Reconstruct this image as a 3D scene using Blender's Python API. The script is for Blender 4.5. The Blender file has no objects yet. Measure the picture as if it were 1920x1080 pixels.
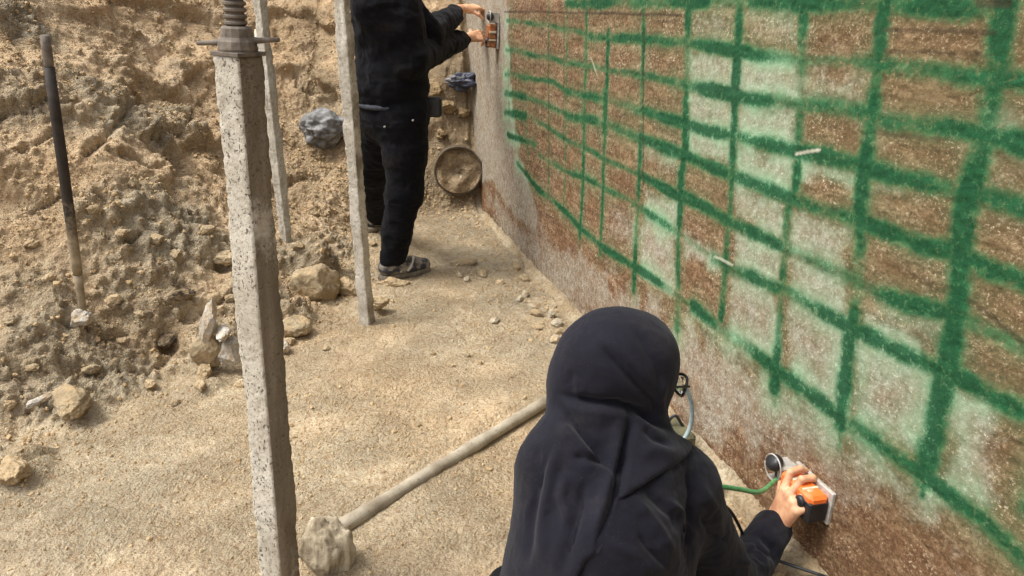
import bpy, math, random
import numpy as np
from mathutils import Vector, Matrix

# ------------------------------------------------------------------ camera
F_PX, PITCH, CAM_H = 1480.0, math.radians(20.5), 1.42
SC = bpy.context.scene
cam_data = bpy.data.cameras.new('camera')
cam_data.sensor_width = 36.0
cam_data.lens = F_PX / 1920.0 * 36.0
cam_data.clip_start = 0.05
cam_data.clip_end = 500.0
cam = bpy.data.objects.new('camera', cam_data)
SC.collection.objects.link(cam)
cam.location = (0, 0, CAM_H)
cam.rotation_euler = (math.pi / 2 - PITCH, 0, 0)
SC.camera = cam

# ------------------------------------------------------------------ world, sun, exposure
SUN_EL, SUN_AZ = math.radians(62), math.radians(-104)   # azimuth from +Y towards +X
world = bpy.data.worlds.new('World')
SC.world = world
world.use_nodes = True
wn = world.node_tree.nodes
wl = world.node_tree.links
wn.clear()
w_out = wn.new('ShaderNodeOutputWorld')
w_bg = wn.new('ShaderNodeBackground')
w_sky = wn.new('ShaderNodeTexSky')
w_sky.sky_type = 'NISHITA'
w_sky.sun_disc = False
w_sky.sun_elevation = SUN_EL
w_sky.sun_rotation = SUN_AZ
w_sky.dust_density = 4.0
w_hsv = wn.new('ShaderNodeHueSaturation')
w_hsv.inputs['Saturation'].default_value = 0.30
w_bg.inputs['Strength'].default_value = 0.15
wl.new(w_sky.outputs[0], w_hsv.inputs['Color'])
wl.new(w_hsv.outputs[0], w_bg.inputs['Color'])
wl.new(w_bg.outputs[0], w_out.inputs['Surface'])

sun_data = bpy.data.lights.new('sun', 'SUN')
sun_data.energy = 1.5
sun_data.angle = math.radians(20)
sun_data.color = (1.0, 0.985, 0.955)
sun = bpy.data.objects.new('sun', sun_data)
SC.collection.objects.link(sun)
_sd = Vector((math.sin(SUN_AZ) * math.cos(SUN_EL), math.cos(SUN_AZ) * math.cos(SUN_EL), math.sin(SUN_EL)))
sun.rotation_euler = _sd.to_track_quat('Z', 'Y').to_euler()

SC.view_settings.view_transform = 'Standard'
SC.view_settings.look = 'None'
SC.view_settings.exposure = 1.03
SC.view_settings.gamma = 1.0
SC.view_settings.use_curve_mapping = False

# ------------------------------------------------------------------ pixel helpers (1920x1080 photo pixels -> world)
CP, SP = math.cos(PITCH), math.sin(PITCH)
CAM = np.array([0, 0, CAM_H])
def ray(px, py):
    u = (px - 960.0) / F_PX; v = (540.0 - py) / F_PX
    return np.array([u, CP + v * SP, -SP + v * CP])
def P(px, py, depth): return CAM + ray(px, py) * depth
def PY(px, py, Y):
    d = ray(px, py); return CAM + d * (Y / d[1])
def G(px, py, z=0.0):
    d = ray(px, py); return CAM + d * ((z - CAM_H) / d[2])
def proj(p):
    q = np.asarray(p, float) - CAM
    dep = q[..., 1] * CP - q[..., 2] * SP
    return 960 + F_PX * q[..., 0] / dep, 540 - F_PX * (q[..., 1] * SP + q[..., 2] * CP) / dep, dep
def nrm(v):
    v = np.asarray(v, float); return v / np.linalg.norm(v)
# wall face: base line x = WX0 + WK*y at z=0, leaning back by WB per metre of height
WX0, WK, WB = 1.262, -0.28, 0.045
DW = nrm([WK, 1, 0])                       # along the wall, away from the camera
WU = nrm([WB, 0, 1])                       # up the wall
WN = nrm(np.cross(DW, WU)); WN = WN if WN[0] < 0 else -WN   # out of the wall, into the trench
WO = np.array([WX0, 0, 0.0])
def Wp(a, h, out=0.0): return WO + DW * a + WU * h + WN * out
def Wh(px, py, out=0.0):
    d = ray(px, py); o = WO + WN * out
    t = np.dot(o - CAM, WN) / np.dot(d, WN); return CAM + d * t
def Wc(px, py):
    p = Wh(px, py) - WO
    # DW and WU are nearly orthogonal; solve exactly
    A = np.array([[1, np.dot(DW, WU)], [np.dot(DW, WU), 1]])
    return np.linalg.solve(A, [np.dot(p, DW), np.dot(p, WU)])

# ------------------------------------------------------------------ numpy noise
_rng = np.random.RandomState(7)
_perm = _rng.permutation(512).astype(np.int32)
_pval = (_rng.rand(512).astype(np.float32) * 2 - 1)
def _h3(x, y, z): return _perm[(_perm[(_perm[x & 511] + y) & 511] + z) & 511]
def vnoise(p):
    p = np.asarray(p, np.float32)
    i = np.floor(p).astype(np.int32); f = p - i
    f = f * f * f * (f * (f * 6 - 15) + 10)
    r = 0
    for dx in (0, 1):
        wx = f[:, 0] if dx else 1 - f[:, 0]
        for dy in (0, 1):
            wy = f[:, 1] if dy else 1 - f[:, 1]
            for dz in (0, 1):
                wz = f[:, 2] if dz else 1 - f[:, 2]
                r = r + wx * wy * wz * _pval[_h3(i[:, 0] + dx, i[:, 1] + dy, i[:, 2] + dz)]
    return r
def fbm(p, octaves=4, gain=0.5, lac=2.03, ridged=False):
    p = np.asarray(p, np.float32); a = 1.0; s = 0; t = 0
    for o in range(octaves):
        n = vnoise(p + 17.3 * o)
        if ridged: n = 1 - 2 * np.abs(n)
        s = s + a * n; t += a; a *= gain; p = p * lac
    return s / t
def worley(p, jit=0.9):
    p = np.asarray(p, np.float32)
    i = np.floor(p).astype(np.int32)
    d1 = np.full(len(p), 9.0, np.float32); d2 = d1.copy(); idn = np.zeros(len(p), np.int32)
    for dx in (-1, 0, 1):
        for dy in (-1, 0, 1):
            for dz in (-1, 0, 1):
                h = _h3(i[:, 0] + dx, i[:, 1] + dy, i[:, 2] + dz)
                c = np.stack([i[:, 0] + dx + .5 + .5 * jit * _pval[h], i[:, 1] + dy + .5 + .5 * jit * _pval[(h * 7 + 3) & 511], i[:, 2] + dz + .5 + .5 * jit * _pval[(h * 13 + 5) & 511]], 1)
                d = np.sqrt(((p - c) ** 2).sum(1))
                m = d < d1
                d2 = np.where(m, d1, np.minimum(d2, d)); idn = np.where(m, h, idn); d1 = np.where(m, d, d1)
    return d1, d2, idn
def sstep(a, b, x):
    t = np.clip((x - a) / (b - a), 0, 1); return t * t * (3 - 2 * t)

# ------------------------------------------------------------------ object helpers
COL = SC.collection
def mesh_obj(name, verts, faces, mat=None, parent=None, smooth=True, attrs=None):
    """verts Nx3, faces: MxK array (K = 3 or 4) or list of lists; ONE mesh object"""
    me = bpy.data.meshes.new(name)
    verts = np.asarray(verts, np.float32)
    if isinstance(faces, np.ndarray):
        k = faces.shape[1]; n = len(faces)
        me.vertices.add(len(verts)); me.vertices.foreach_set('co', verts.ravel())
        me.loops.add(n * k); me.loops.foreach_set('vertex_index', faces.astype(np.int32).ravel())
        me.polygons.add(n); me.polygons.foreach_set('loop_start', np.arange(0, n * k, k, dtype=np.int32))
        me.update(calc_edges=True)
    else:
        me.from_pydata([tuple(map(float, v)) for v in verts], [], [tuple(map(int, f)) for f in faces]); me.update()
    me.polygons.foreach_set('use_smooth', np.full(len(me.polygons), bool(smooth)))
    for k, v in (attrs or {}).items():
        at = me.attributes.new(k, 'FLOAT', 'POINT'); at.data.foreach_set('value', np.asarray(v, np.float32))
    o = bpy.data.objects.new(name, me)
    COL.objects.link(o)
    if mat: me.materials.append(mat)
    if parent is not None:
        o.parent = parent
        pl = parent.location
        if parent.type == 'EMPTY':
            me.transform(Matrix.Translation(-Vector(pl)))
        elif parent.parent is not None:
            me.transform(Matrix.Translation(-Vector(parent.parent.location)))
    return o
def thing(name, loc, label, cat, group=None):
    o = bpy.data.objects.new(name, None); COL.objects.link(o)
    o.location = tuple(map(float, loc)); o.empty_display_size = 0.1
    o['label'] = label; o['category'] = cat
    if group: o['group'] = group
    return o
def tag(o, label, cat, group=None):
    o['label'] = label; o['category'] = cat
    if group: o['group'] = group
    return o
class MB:
    def __init__(s): s.v = []; s.f = []; s.n = 0
    def add(s, v, f):
        v = np.asarray(v, float); s.v.append(v); s.f += [[i + s.n for i in q] for q in f]; s.n += len(v)
    def box(s, c, ax, half, bev=0.0):
        ax = np.array([nrm(a) for a in ax]); half = np.array(half, float)
        if bev <= 0:
            sg = [(-1,-1,-1),(1,-1,-1),(1,1,-1),(-1,1,-1),(-1,-1,1),(1,-1,1),(1,1,1),(-1,1,1)]
            v = [np.array(c) + sum(ax[i] * half[i] * g[i] for i in range(3)) for g in sg]
            s.add(v, [(0,3,2,1),(4,5,6,7),(0,1,5,4),(1,2,6,5),(2,3,7,6),(3,0,4,7)]); return
        # chamfered box: every corner becomes three vertices
        idx = {}; v = []
        for sx in (-1,1):
            for sy in (-1,1):
                for sz in (-1,1):
                    g = np.array([sx,sy,sz])
                    for k in range(3):
                        h = half - bev; h[k] = half[k]
                        idx[(sx,sy,sz,k)] = len(v); v.append(np.array(c) + sum(ax[i]*h[i]*g[i] for i in range(3)))
        f = []
        for k in range(3):
            a, b = [(1,2),(2,0),(0,1)][k]
            for sg in (-1,1):
                q = []
                for (u,w) in ((-1,-1),(1,-1),(1,1),(-1,1)):
                    g = [0,0,0]; g[k]=sg; g[a]=u; g[b]=w; q.append(idx[(*g,k)])
                f.append(q if sg>0 else q[::-1])
        for k in range(3):                     # edge bevels along axis k
            a, b = [(1,2),(2,0),(0,1)][k]
            for u in (-1,1):
                for w in (-1,1):
                    g0=[0,0,0]; g0[a]=u; g0[b]=w; g1=list(g0); g0[k]=-1; g1[k]=1
                    q=[idx[(*g0,a)],idx[(*g1,a)],idx[(*g1,b)],idx[(*g0,b)]]
                    f.append(q if u*w<0 else q[::-1])
        for sx in (-1,1):
            for sy in (-1,1):
                for sz in (-1,1):
                    q=[idx[(sx,sy,sz,0)],idx[(sx,sy,sz,1)],idx[(sx,sy,sz,2)]]
                    f.append(q if sx*sy*sz>0 else q[::-1])
        s.add(v, f)
    def tube(s, pts, rad, seg=12, cap=True):
        pts = np.asarray(pts, float); n = len(pts); rad = np.broadcast_to(np.asarray(rad, float), (n,))
        T = np.gradient(pts, axis=0); T /= np.linalg.norm(T, axis=1)[:, None] + 1e-12
        up = np.array([0,0,1.0]) if abs(T[0][2]) < .9 else np.array([1.0,0,0])
        N = nrm(np.cross(T[0], up)); vs = []
        for i in range(n):
            N = nrm(N - T[i] * np.dot(N, T[i])); B = np.cross(T[i], N)
            for k in range(seg):
                a = 2*math.pi*k/seg; vs.append(pts[i] + rad[i]*(N*math.cos(a)+B*math.sin(a)))
        f = [[i*seg+k, i*seg+(k+1)%seg, (i+1)*seg+(k+1)%seg, (i+1)*seg+k] for i in range(n-1) for k in range(seg)]
        if cap: f += [list(range(seg))[::-1], [(n-1)*seg+k for k in range(seg)]]
        s.add(vs, f)
    def lathe(s, c, axis, prof, seg=24):
        """prof: list of (distance along axis, radius)"""
        ax = nrm(axis); up = np.array([0,0,1.0]) if abs(ax[2]) < .9 else np.array([1.0,0,0])
        N = nrm(np.cross(ax, up)); B = np.cross(ax, N); vs = []
        for (d, r) in prof:
            for k in range(seg):
                a = 2*math.pi*k/seg; vs.append(np.array(c)+ax*d+r*(N*math.cos(a)+B*math.sin(a)))
        n = len(prof)
        f = [[i*seg+k, i*seg+(k+1)%seg, (i+1)*seg+(k+1)%seg, (i+1)*seg+k] for i in range(n-1) for k in range(seg)]
        s.add(vs, f)
    def build(s, name, mat, parent=None, smooth=False):
        return mesh_obj(name, np.concatenate(s.v), s.f, mat, parent, smooth)
def spline(pts, n=40):
    pts = np.asarray(pts, float); q = np.vstack([2*pts[0]-pts[1], pts, 2*pts[-1]-pts[-2]]); out = []
    m = len(pts)-1
    for t in np.linspace(0, m-1e-6, n):
        i = int(t); u = t-i; a,b,c,d = q[i:i+4]
        out.append(.5*((2*b)+(-a+c)*u+(2*a-5*b+4*c-d)*u*u+(-a+3*b-3*c+d)*u**3))
    return np.array(out)
def grid_faces(nu, nv):
    i = np.arange(nu-1)[:, None]*nv + np.arange(nv-1)[None, :]
    return np.stack([i, i+nv, i+nv+1, i+1], -1).reshape(-1, 4)

# ------------------------------------------------------------------ materials
def S(r, g, b):
    f = lambda c: (c/255/12.92) if c <= 10 else (((c/255)+.055)/1.055)**2.4
    return (f(r), f(g), f(b), 1)
class NT:
    def __init__(s, name):
        s.m = bpy.data.materials.new(name); s.m.use_nodes = True; s.t = s.m.node_tree; s.t.nodes.clear()
        s.out = s.N('ShaderNodeOutputMaterial'); s.b = s.N('ShaderNodeBsdfPrincipled'); s.L(s.b.outputs[0], s.out.inputs[0])
        s._c = None
    def N(s, t, **k):
        n = s.t.nodes.new(t)
        for a, v in k.items(): setattr(n, a, v)
        return n
    def L(s, a, b): s.t.links.new(a, b)
    def put(s, sock, v):
        if hasattr(v, 'is_linked') or hasattr(v, 'links'): s.L(v, sock)
        else: sock.default_value = v
    def co(s):
        if s._c is None: s._c = s.N('ShaderNodeTexCoord').outputs['Object']
        return s._c
    def noise(s, scale, detail=4, rough=.55, dist=0, stretch=None, fac=True):
        n = s.N('ShaderNodeTexNoise'); n.inputs['Scale'].default_value = scale; n.inputs['Detail'].default_value = detail
        n.inputs['Roughness'].default_value = rough; n.inputs['Distortion'].default_value = dist
        c = s.co()
        if stretch:
            mp = s.N('ShaderNodeMapping'); mp.inputs['Scale'].default_value = stretch; s.L(c, mp.inputs[0]); c = mp.outputs[0]
        s.L(c, n.inputs['Vector']); return n.outputs[0 if fac else 1]
    def voro(s, scale, feature='F1', out=0, stretch=None):
        n = s.N('ShaderNodeTexVoronoi', feature=feature); n.inputs['Scale'].default_value = scale
        c = s.co()
        if stretch:
            mp = s.N('ShaderNodeMapping'); mp.inputs['Scale'].default_value = stretch; s.L(c, mp.inputs[0]); c = mp.outputs[0]
        s.L(c, n.inputs['Vector']); return n.outputs[out]
    def ramp(s, fac, stops):
        n = s.N('ShaderNodeValToRGB'); e = n.color_ramp.elements
        while len(e) < len(stops): e.new(.5)
        for i, (p, c) in enumerate(stops):
            e[i].position = p; e[i].color = c if isinstance(c, tuple) else (c, c, c, 1)
        s.put(n.inputs[0], fac); return n.outputs[0]
    def mix(s, fac, a, b, mode='MIX'):
        n = s.N('ShaderNodeMix', data_type='RGBA', blend_type=mode)
        s.put(n.inputs[0], fac); s.put(n.inputs[6], a); s.put(n.inputs[7], b); return n.outputs[2]
    def math(s, op, a, b=0.0, clamp=False):
        n = s.N('ShaderNodeMath', operation=op, use_clamp=clamp); s.put(n.inputs[0], a); s.put(n.inputs[1], b); return n.outputs[0]
    def attr(s, name): return s.N('ShaderNodeAttribute', attribute_name=name).outputs['Fac']
    def bump(s, h, dist, strength=1.0, prev=None):
        n = s.N('ShaderNodeBump'); n.inputs['Strength'].default_value = strength; n.inputs['Distance'].default_value = dist
        s.L(h, n.inputs['Height'])
        if prev is not None: s.L(prev, n.inputs['Normal'])
        return n.outputs[0]
    def fin(s, col, rough=.8, normal=None, metal=0.0, spec=None, **kw):
        s.put(s.b.inputs['Base Color'], col); s.put(s.b.inputs['Roughness'], rough); s.put(s.b.inputs['Metallic'], metal)
        if normal is not None: s.L(normal, s.b.inputs['Normal'])
        if spec is not None: s.b.inputs['Specular IOR Level'].default_value = spec
        for k, v in kw.items(): s.put(s.b.inputs[k.replace('_', ' ')], v)
        return s.m

# ------------------------------------------------------------------ soil floor and bank (one ground sheet)
def soil_material(name='sandy_soil'):
    m = NT(name)
    grey = m.attr('grey'); sand = m.attr('sand'); dk = m.attr('shaded')
    n1 = m.noise(2.6, 5, .6); n2 = m.noise(14, 5, .65); n3 = m.noise(75, 4, .7); n4 = m.noise(210, 3, .75); n5 = m.noise(34, 4, .65, .4)
    vo = m.voro(120); vo2 = m.voro(55)
    tan = m.ramp(n1, [(.28, S(190, 161, 124)), (.5, S(206, 180, 144)), (.72, S(218, 197, 164))])
    tan = m.mix(m.ramp(n2, [(.38, 0.0), (.7, .5)]), tan, S(180, 145, 107))
    flo = m.ramp(n2, [(.3, S(172, 152, 122)), (.55, S(190, 172, 142)), (.8, S(206, 191, 164))])
    c = m.mix(sand, tan, flo)
    c = m.mix(m.ramp(m.noise(1.9, 5, .65, .5), [(.46, 0.0), (.70, .4)]), c, S(172, 142, 106))
    c = m.mix(m.ramp(m.noise(2.7, 5, .65, .8), [(.52, 0.0), (.74, .35)]), c, S(172, 160, 136))
    gcol = m.ramp(n2, [(.3, S(150, 137, 113)), (.6, S(178, 166, 142)), (.8, S(202, 191, 168))])
    c = m.mix(m.math('MULTIPLY', grey, m.ramp(n1, [(.2, .6), (.6, 1.0)])), c, gcol)
    c = m.mix(m.ramp(n5, [(.34, .45), (.48, 0.0)]), c, S(150, 116, 78))
    c = m.mix(m.ramp(n5, [(.56, 0.0), (.72, .5)]), c, S(226, 208, 172))
    c = m.mix(m.ramp(n3, [(.34, .5), (.46, 0.0)]), c, S(128, 100, 68))
    c = m.mix(m.ramp(n4, [(.54, 0.0), (.68, .6)]), c, S(234, 218, 184))
    c = m.mix(m.math('MULTIPLY', m.ramp(n4, [(.32, 1.0), (.43, 0.0)]), .55), c, S(112, 88, 60))
    c = m.mix(dk, c, S(100, 80, 54))  # darker soil: shade of hollows and the trench end painted in
    hb = m.math('ADD', m.math('MULTIPLY', n3, 1.1), m.math('MULTIPLY', n4, .55))
    hb = m.math('SUBTRACT', hb, m.math('MULTIPLY', vo, .35)); hb = m.math('SUBTRACT', hb, m.math('MULTIPLY', vo2, .45)); hb = m.math('ADD', hb, m.math('MULTIPLY', n5, .9))
    hb = m.math('MULTIPLY', hb, m.ramp(m.noise(3.4, 4, .6), [(.35, .45), (.62, 1.15)]))
    nb = m.bump(hb, .022, 1.0)
    return m.fin(c, .95, nb, spec=.12)
M_SOIL = soil_material()

TOE_PX = [(-700, 1060), (-250, 930), (0, 850), (250, 745), (450, 680), (590, 610), (640, 545), (660, 455), (715, 412), (800, 402), (935, 402)]
TOE = np.array([G(*p)[:2] for p in TOE_PX] + [[1.5, 5.3], [6.0, 5.5]])
TOE = np.vstack([[[-9.0, -1.5]], TOE])
POLY = np.vstack([TOE, [[7, 5.0], [7, -8], [-9, -8]]])
def toe_dist(x, y):
    p = np.stack([x, y], -1); d = np.full(x.shape, 1e9)
    for a, b in zip(TOE[:-1], TOE[1:]):
        ab = b - a; t = np.clip(((p - a) @ ab) / (ab @ ab), 0, 1)
        d = np.minimum(d, np.linalg.norm(p - (a + t[..., None] * ab), axis=-1))
    ins = np.zeros(x.shape, bool)
    for a, b in zip(POLY, np.roll(POLY, -1, 0)):
        c = (a[1] > y) != (b[1] > y)
        ins ^= c & (x < (b[0]-a[0]) * (y-a[1]) / (b[1]-a[1] + 1e-12) + a[0])
    return np.where(ins, -d, d)
def base_h(x, y):
    s = toe_dist(x, y)
    e = sstep(3.4, 4.3, y) * sstep(-1.5, -0.7, x)
    k = 1.0 + 1.4 * e
    r = .22 - .10 * e
    sp = np.maximum(s, 0)
    h = k * (np.sqrt(sp * sp + r * r) - r)
    h = np.where(h > 2.0, 2.0 + 1.1 * np.tanh((h - 2.0) / 1.1), h)
    return h - 0.03 * sstep(0, 2.5, -s), s

def axis(lo, a, b, hi, fine, n_out):
    g = lambda L, n: L * (np.linspace(0, 1, n+1)[1:] ** 2.2)
    mid = np.arange(a, b, fine)
    return np.concatenate([(a - g(a-lo, n_out))[::-1], mid, b + g(hi-b, n_out)])
gx = axis(-9, -3.3, 1.15, 6.0, .0074, 40)
gy = axis(-6, 1.05, 6.3, 11.0, .0076, 40)
XX, YY = np.meshgrid(gx, gy, indexing='ij')
HB, SD = base_h(XX, YY)
# smooth the creases of the plain profile a little
for _ in range(14):
    HB[1:-1, 1:-1] = .25 * (HB[2:, 1:-1] + HB[:-2, 1:-1] + HB[1:-1, 2:] + HB[1:-1, :-2])
Zx = np.gradient(HB, gx, axis=0); Zy = np.gradient(HB, gy, axis=1)
NN = np.stack([-Zx, -Zy, np.ones_like(Zx)], -1); NN /= np.linalg.norm(NN, axis=-1, keepdims=True)
PT = np.stack([XX, YY, HB], -1).reshape(-1, 3); NNf = NN.reshape(-1, 3); s = SD.ravel()
bank = sstep(-.16, .16, s + .10 * fbm(PT * 3 + 60, 3))
rough_mask = sstep(-.15, .35, fbm(PT * 1.3 + 5, 3)) * bank
D = np.zeros(len(PT))
D += bank * (.07 * fbm(PT * 1.5 + 3, 4) + .028 * fbm(PT * np.array([3.0, 3.0, 4.5]) + 11, 5, ridged=True))
# terraced ledges on the bank
wz = PT[:, 2] * 1.0 + .20 * fbm(PT * 1.7 + 40, 3) + .12 * PT[:, 0]
fr = (wz * 3.2) % 1.0
D += bank * sstep(.35, 1.0, s) * .085 * (sstep(0, .16, fr) - fr) * (.4 + .6 * rough_mask)
fine = (XX.ravel() > -3.4) & (XX.ravel() < 1.3) & (YY.ravel() > 1.0) & (YY.ravel() < 6.35)
pf = PT[fine]
ROT = np.array([[.55, .83, 0], [-.83, .55, 0], [0, 0, 1.0]])
warp = np.stack([vnoise(pf * 9 + 3), vnoise(pf * 9 + 33), vnoise(pf * 9 + 63)], 1) * .028
w1, w2, wi = worley((pf + warp) * 8.0)
v1, v2, vi = worley((pf + warp * .6) * 24.0)
u1, u2, ui = worley((pf + warp * .3) * 58.0)
lf = sstep(-.9, -.1, s[fine]); bf = bank[fine]; rf = rough_mask[fine]
gate1 = (_pval[(wi * 5 + 9) & 511] * .5 + .5)
clod = np.clip(1 - w1 * 1.5, 0, 1) ** .7 * (gate1 > .52) * gate1
gate2 = (_pval[(vi * 5 + 9) & 511] * .5 + .5)
peb = np.clip(1 - v1 * 1.55, 0, 1) ** .6 * (gate2 > .45)
gate3 = (_pval[(ui * 5 + 9) & 511] * .5 + .5)
grit = np.clip(1 - u1 * 1.6, 0, 1) ** .6 * (gate3 > .45)
clump = sstep(-.1, .4, fbm(pf * 3.1 + 71, 3))
Df = .040 * clod * bf * (.25 + .9 * rf) + .021 * peb * (bf * (.35 + .75 * clump) + .08 + .28 * lf * clump) + .0085 * grit * (.5 + .5 * bf)
Df += .012 * fbm(pf * 14, 4) * (bf * .9 + .12) + .016 * fbm(pf * 3.2 + 9, 3) * (1 - bf) + .009 * fbm((pf @ ROT.T) * np.array([3.0, 16, 5]) + 9, 3) * (1 - bf)
Df += .016 * np.minimum(0, fbm(pf * 7 + 21, 3, ridged=True) + .1) * bf          # cracks
D[fine] += Df
heap = np.zeros(len(PT)); HC = np.zeros(len(PT))
x1, x2, xi = worley((pf + warp * 1.3) * 13.0)
HC[fine] = .030 * np.clip(1 - x1 * 1.35, 0, 1) ** .55 * (.35 + .65 * (_pval[(xi * 5 + 9) & 511] * .5 + .5)) + .020 * peb + .010 * grit - .012
# hand placed lumps, hollows and colour patches, read off the photograph: (px, py, radius m, height m, greyness)
BP = PT + NNf * D[:, None]
U, V, DEP = proj(PT)
okv = (DEP > .4)
def base_snap(px, py):
    d = np.where(okv, (U - px) ** 2 + (V - py) ** 2, 1e12)
    m = d < max(20.0, d.min() * 1.5)
    i = np.where(m)[0]; return i[np.argmin(DEP[i])]
grey = sstep(.12, .5, fbm(PT * 1.9 + 90, 4)) * bank * .55
shaded = np.zeros(len(PT))
SPOTS = [  # px, py, rx(m), bump, grey, shade painted into hollows and the trench end
 (215, 215, .26, .07, .95, 0), (330, 235, .18, .05, .8, 0), (60, 190, .20, .03, .7, 0), (25, 30, .25, .03, 1, 0),
 (300, 430, .28, .045, .95, 0), (400, 470, .12, .03, .8, 0), (180, 500, .12, .0, .3, 0), (130, 640, .22, .03, .85, 0),
 (60, 590, .16, .02, .5, 0), (200, 700, .16, .03, .9, 0), (130, 755, .15, .05, .9, 0), (590, 510, .17, .10, .8, 0), (655, 530, .09, .06, .35, 0),
 (555, 600, .10, .05, .55, 0), (700, 580, .06, .035, .5, 0), (555, 500, .14, .03, .8, 0), (480, 560, .2, .03, .75, 0), (640, 470, .14, .03, .7, 0), (280, 560, .2, .03, .7, 0), (60, 700, .2, .03, .6, 0), (420, 640, .15, .02, .6, 0), (590, 170, .22, .06, .35, .25), (720, 500, .1, .02, .7, 0),
 (330, 300, .14, -.06, .2, .12), (285, 285, .10, -.04, .1, .12), (240, 250, .08, -.04, .3, .12), (620, 290, .16, -.06, 0, .25),
 (318, 640, .06, -.05, 0, .55), (340, 550, .05, -.04, 0, .45), (355, 595, .05, -.04, 0, .1), (415, 505, .05, -.05, 0, .1),
 (880, 140, .25, .05, .5, .45), (860, 230, .22, .02, .3, .55), (840, 370, .25, 0, .1, .45), (880, 310, .28, 0, .1, .45), (760, 330, .2, 0, 0, .3), (600, 60, .3, .03, .1, .35), (560, 320, .2, -.03, .1, .1),
 (870, 420, .35, 0, .9, .18), (900, 480, .30, .008, 1, .0), (960, 560, .25, .004, .8, 0), (960, 460, .2, 0, .6, .1), (1000, 640, .2, 0, .5, 0),
 (1000, 720, .22, 0, .25, 0), (720, 430, .2, .03, .5, .15), (520, 880, .18, 0, 0, 0), (160, 960, .34, .01, .6, 0), (380, 1000, .2, .008, .5, 0), (60, 1040, .2, .01, .5, 0), (270, 900, .15, .01, .35, 0), (880, 600, .3, .005, .4, 0), (800, 960, .3, .004, .35, 0), (520, 700, .12, .012, 0, 0), (600, 720, .08, .006, 0, 0),
 (40, 885, .12, .05, .2, 0), (385, 720, .09, .03, .1, 0), (820, 690, .3, .006, 0, 0), (700, 820, .25, .008, 0, 0)]
for (px, py, r, b, g, d) in SPOTS:
    i = base_snap(px, py)
    c = PT[i]
    q = PT - c; rr = np.linalg.norm(q, axis=1) / r
    near = rr < 2.6
    qn = PT[near]
    wob = 1 + .45 * fbm(qn * 5.5 + px, 3)
    rn = rr[near] * wob
    if b: D[near] += b * (1 - sstep(.35, 1.15, rn)) if b > 0 else b * (1 - sstep(.1, 1.0, rn))
    grey[near] = np.maximum(grey[near], g * (1 - sstep(.55, 1.35, rn)))
    if g > .45 and py < 800 and px < 760: heap[near] = np.maximum(heap[near], g * (1 - sstep(.55, 1.25, rn)))
    shaded[near] = np.maximum(shaded[near], d * (1 - sstep(.5, 1.4, rn)))
D += heap * HC
CRACKS = [([(165, 300), (205, 255), (225, 215), (262, 195)], 9, .045, .03), ([(275, 265), (330, 262), (352, 225), (365, 205)], 10, .05, .035), ([(220, 300), (250, 310), (300, 318)], 6, .03, .02),
  ([(40, 300), (75, 285), (95, 270)], 7, .03, .02), ([(35, 55), (50, 110), (60, 125)], 7, .03, .02), ([(560, 150), (575, 178), (620, 172)], 8, .04, .03), ([(510, 365), (560, 335), (600, 330)], 7, .035, .02),
  ([(290, 120), (330, 75), (350, 40)], 16, .03, .01), ([(0, 905), (60, 885), (78, 872)], 6, .025, .03), ([(330, 170), (370, 140), (390, 130)], 8, .03, .02), ([(70, 400), (130, 385), (190, 400)], 6, .02, .02),
  ([(60, 770), (120, 785), (165, 772)], 5, .03, .03), ([(180, 460), (230, 470), (250, 455)], 6, .025, .02), ([(480, 430), (520, 470), (560, 475)], 6, .02, .02), ([(0, 230), (60, 222), (90, 200)], 7, .03, .02),
  ([(230, 695), (290, 690), (310, 670)], 6, .025, .02), ([(120, 610), (180, 640), (230, 625)], 6, .02, .02), ([(380, 590), (430, 560), (440, 540)], 6, .02, .02)]
for (pl, w, dep_, stp) in CRACKS:
    pl = np.array(pl, float)
    m_ = np.where(okv & (U > pl[:, 0].min() - 80) & (U < pl[:, 0].max() + 80) & (V > pl[:, 1].min() - 80) & (V < pl[:, 1].max() + 80))[0]
    jj = 26 * fbm(PT[m_] * 9, 4); pq = np.stack([U[m_] + jj, V[m_] - jj * .7], 1); dm = np.full(len(m_), 1e9); sg = np.zeros(len(m_))
    for a_, b_ in zip(pl[:-1], pl[1:]):
        ab = b_ - a_; t_ = np.clip(((pq - a_) @ ab) / (ab @ ab), 0, 1); q_ = pq - (a_ + t_[:, None] * ab); d_ = np.linalg.norm(q_, axis=1)
        k_ = d_ < dm; dm[k_] = d_[k_]; sg[k_] = np.sign(ab[0] * q_[k_, 1] - ab[1] * q_[k_, 0])
    D[m_] += -dep_ * np.exp(-(dm / w) ** 2) + stp * np.where(sg < 0, np.exp(-dm / (w * 3.5)), 0)
sand = 1 - sstep(-.05, .4, s + .25 * fbm(PT * 2.2 + 7, 3))
sand *= .35 + .65 * sstep(-.3, .35, fbm(PT * 1.6 + 55, 3))
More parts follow.
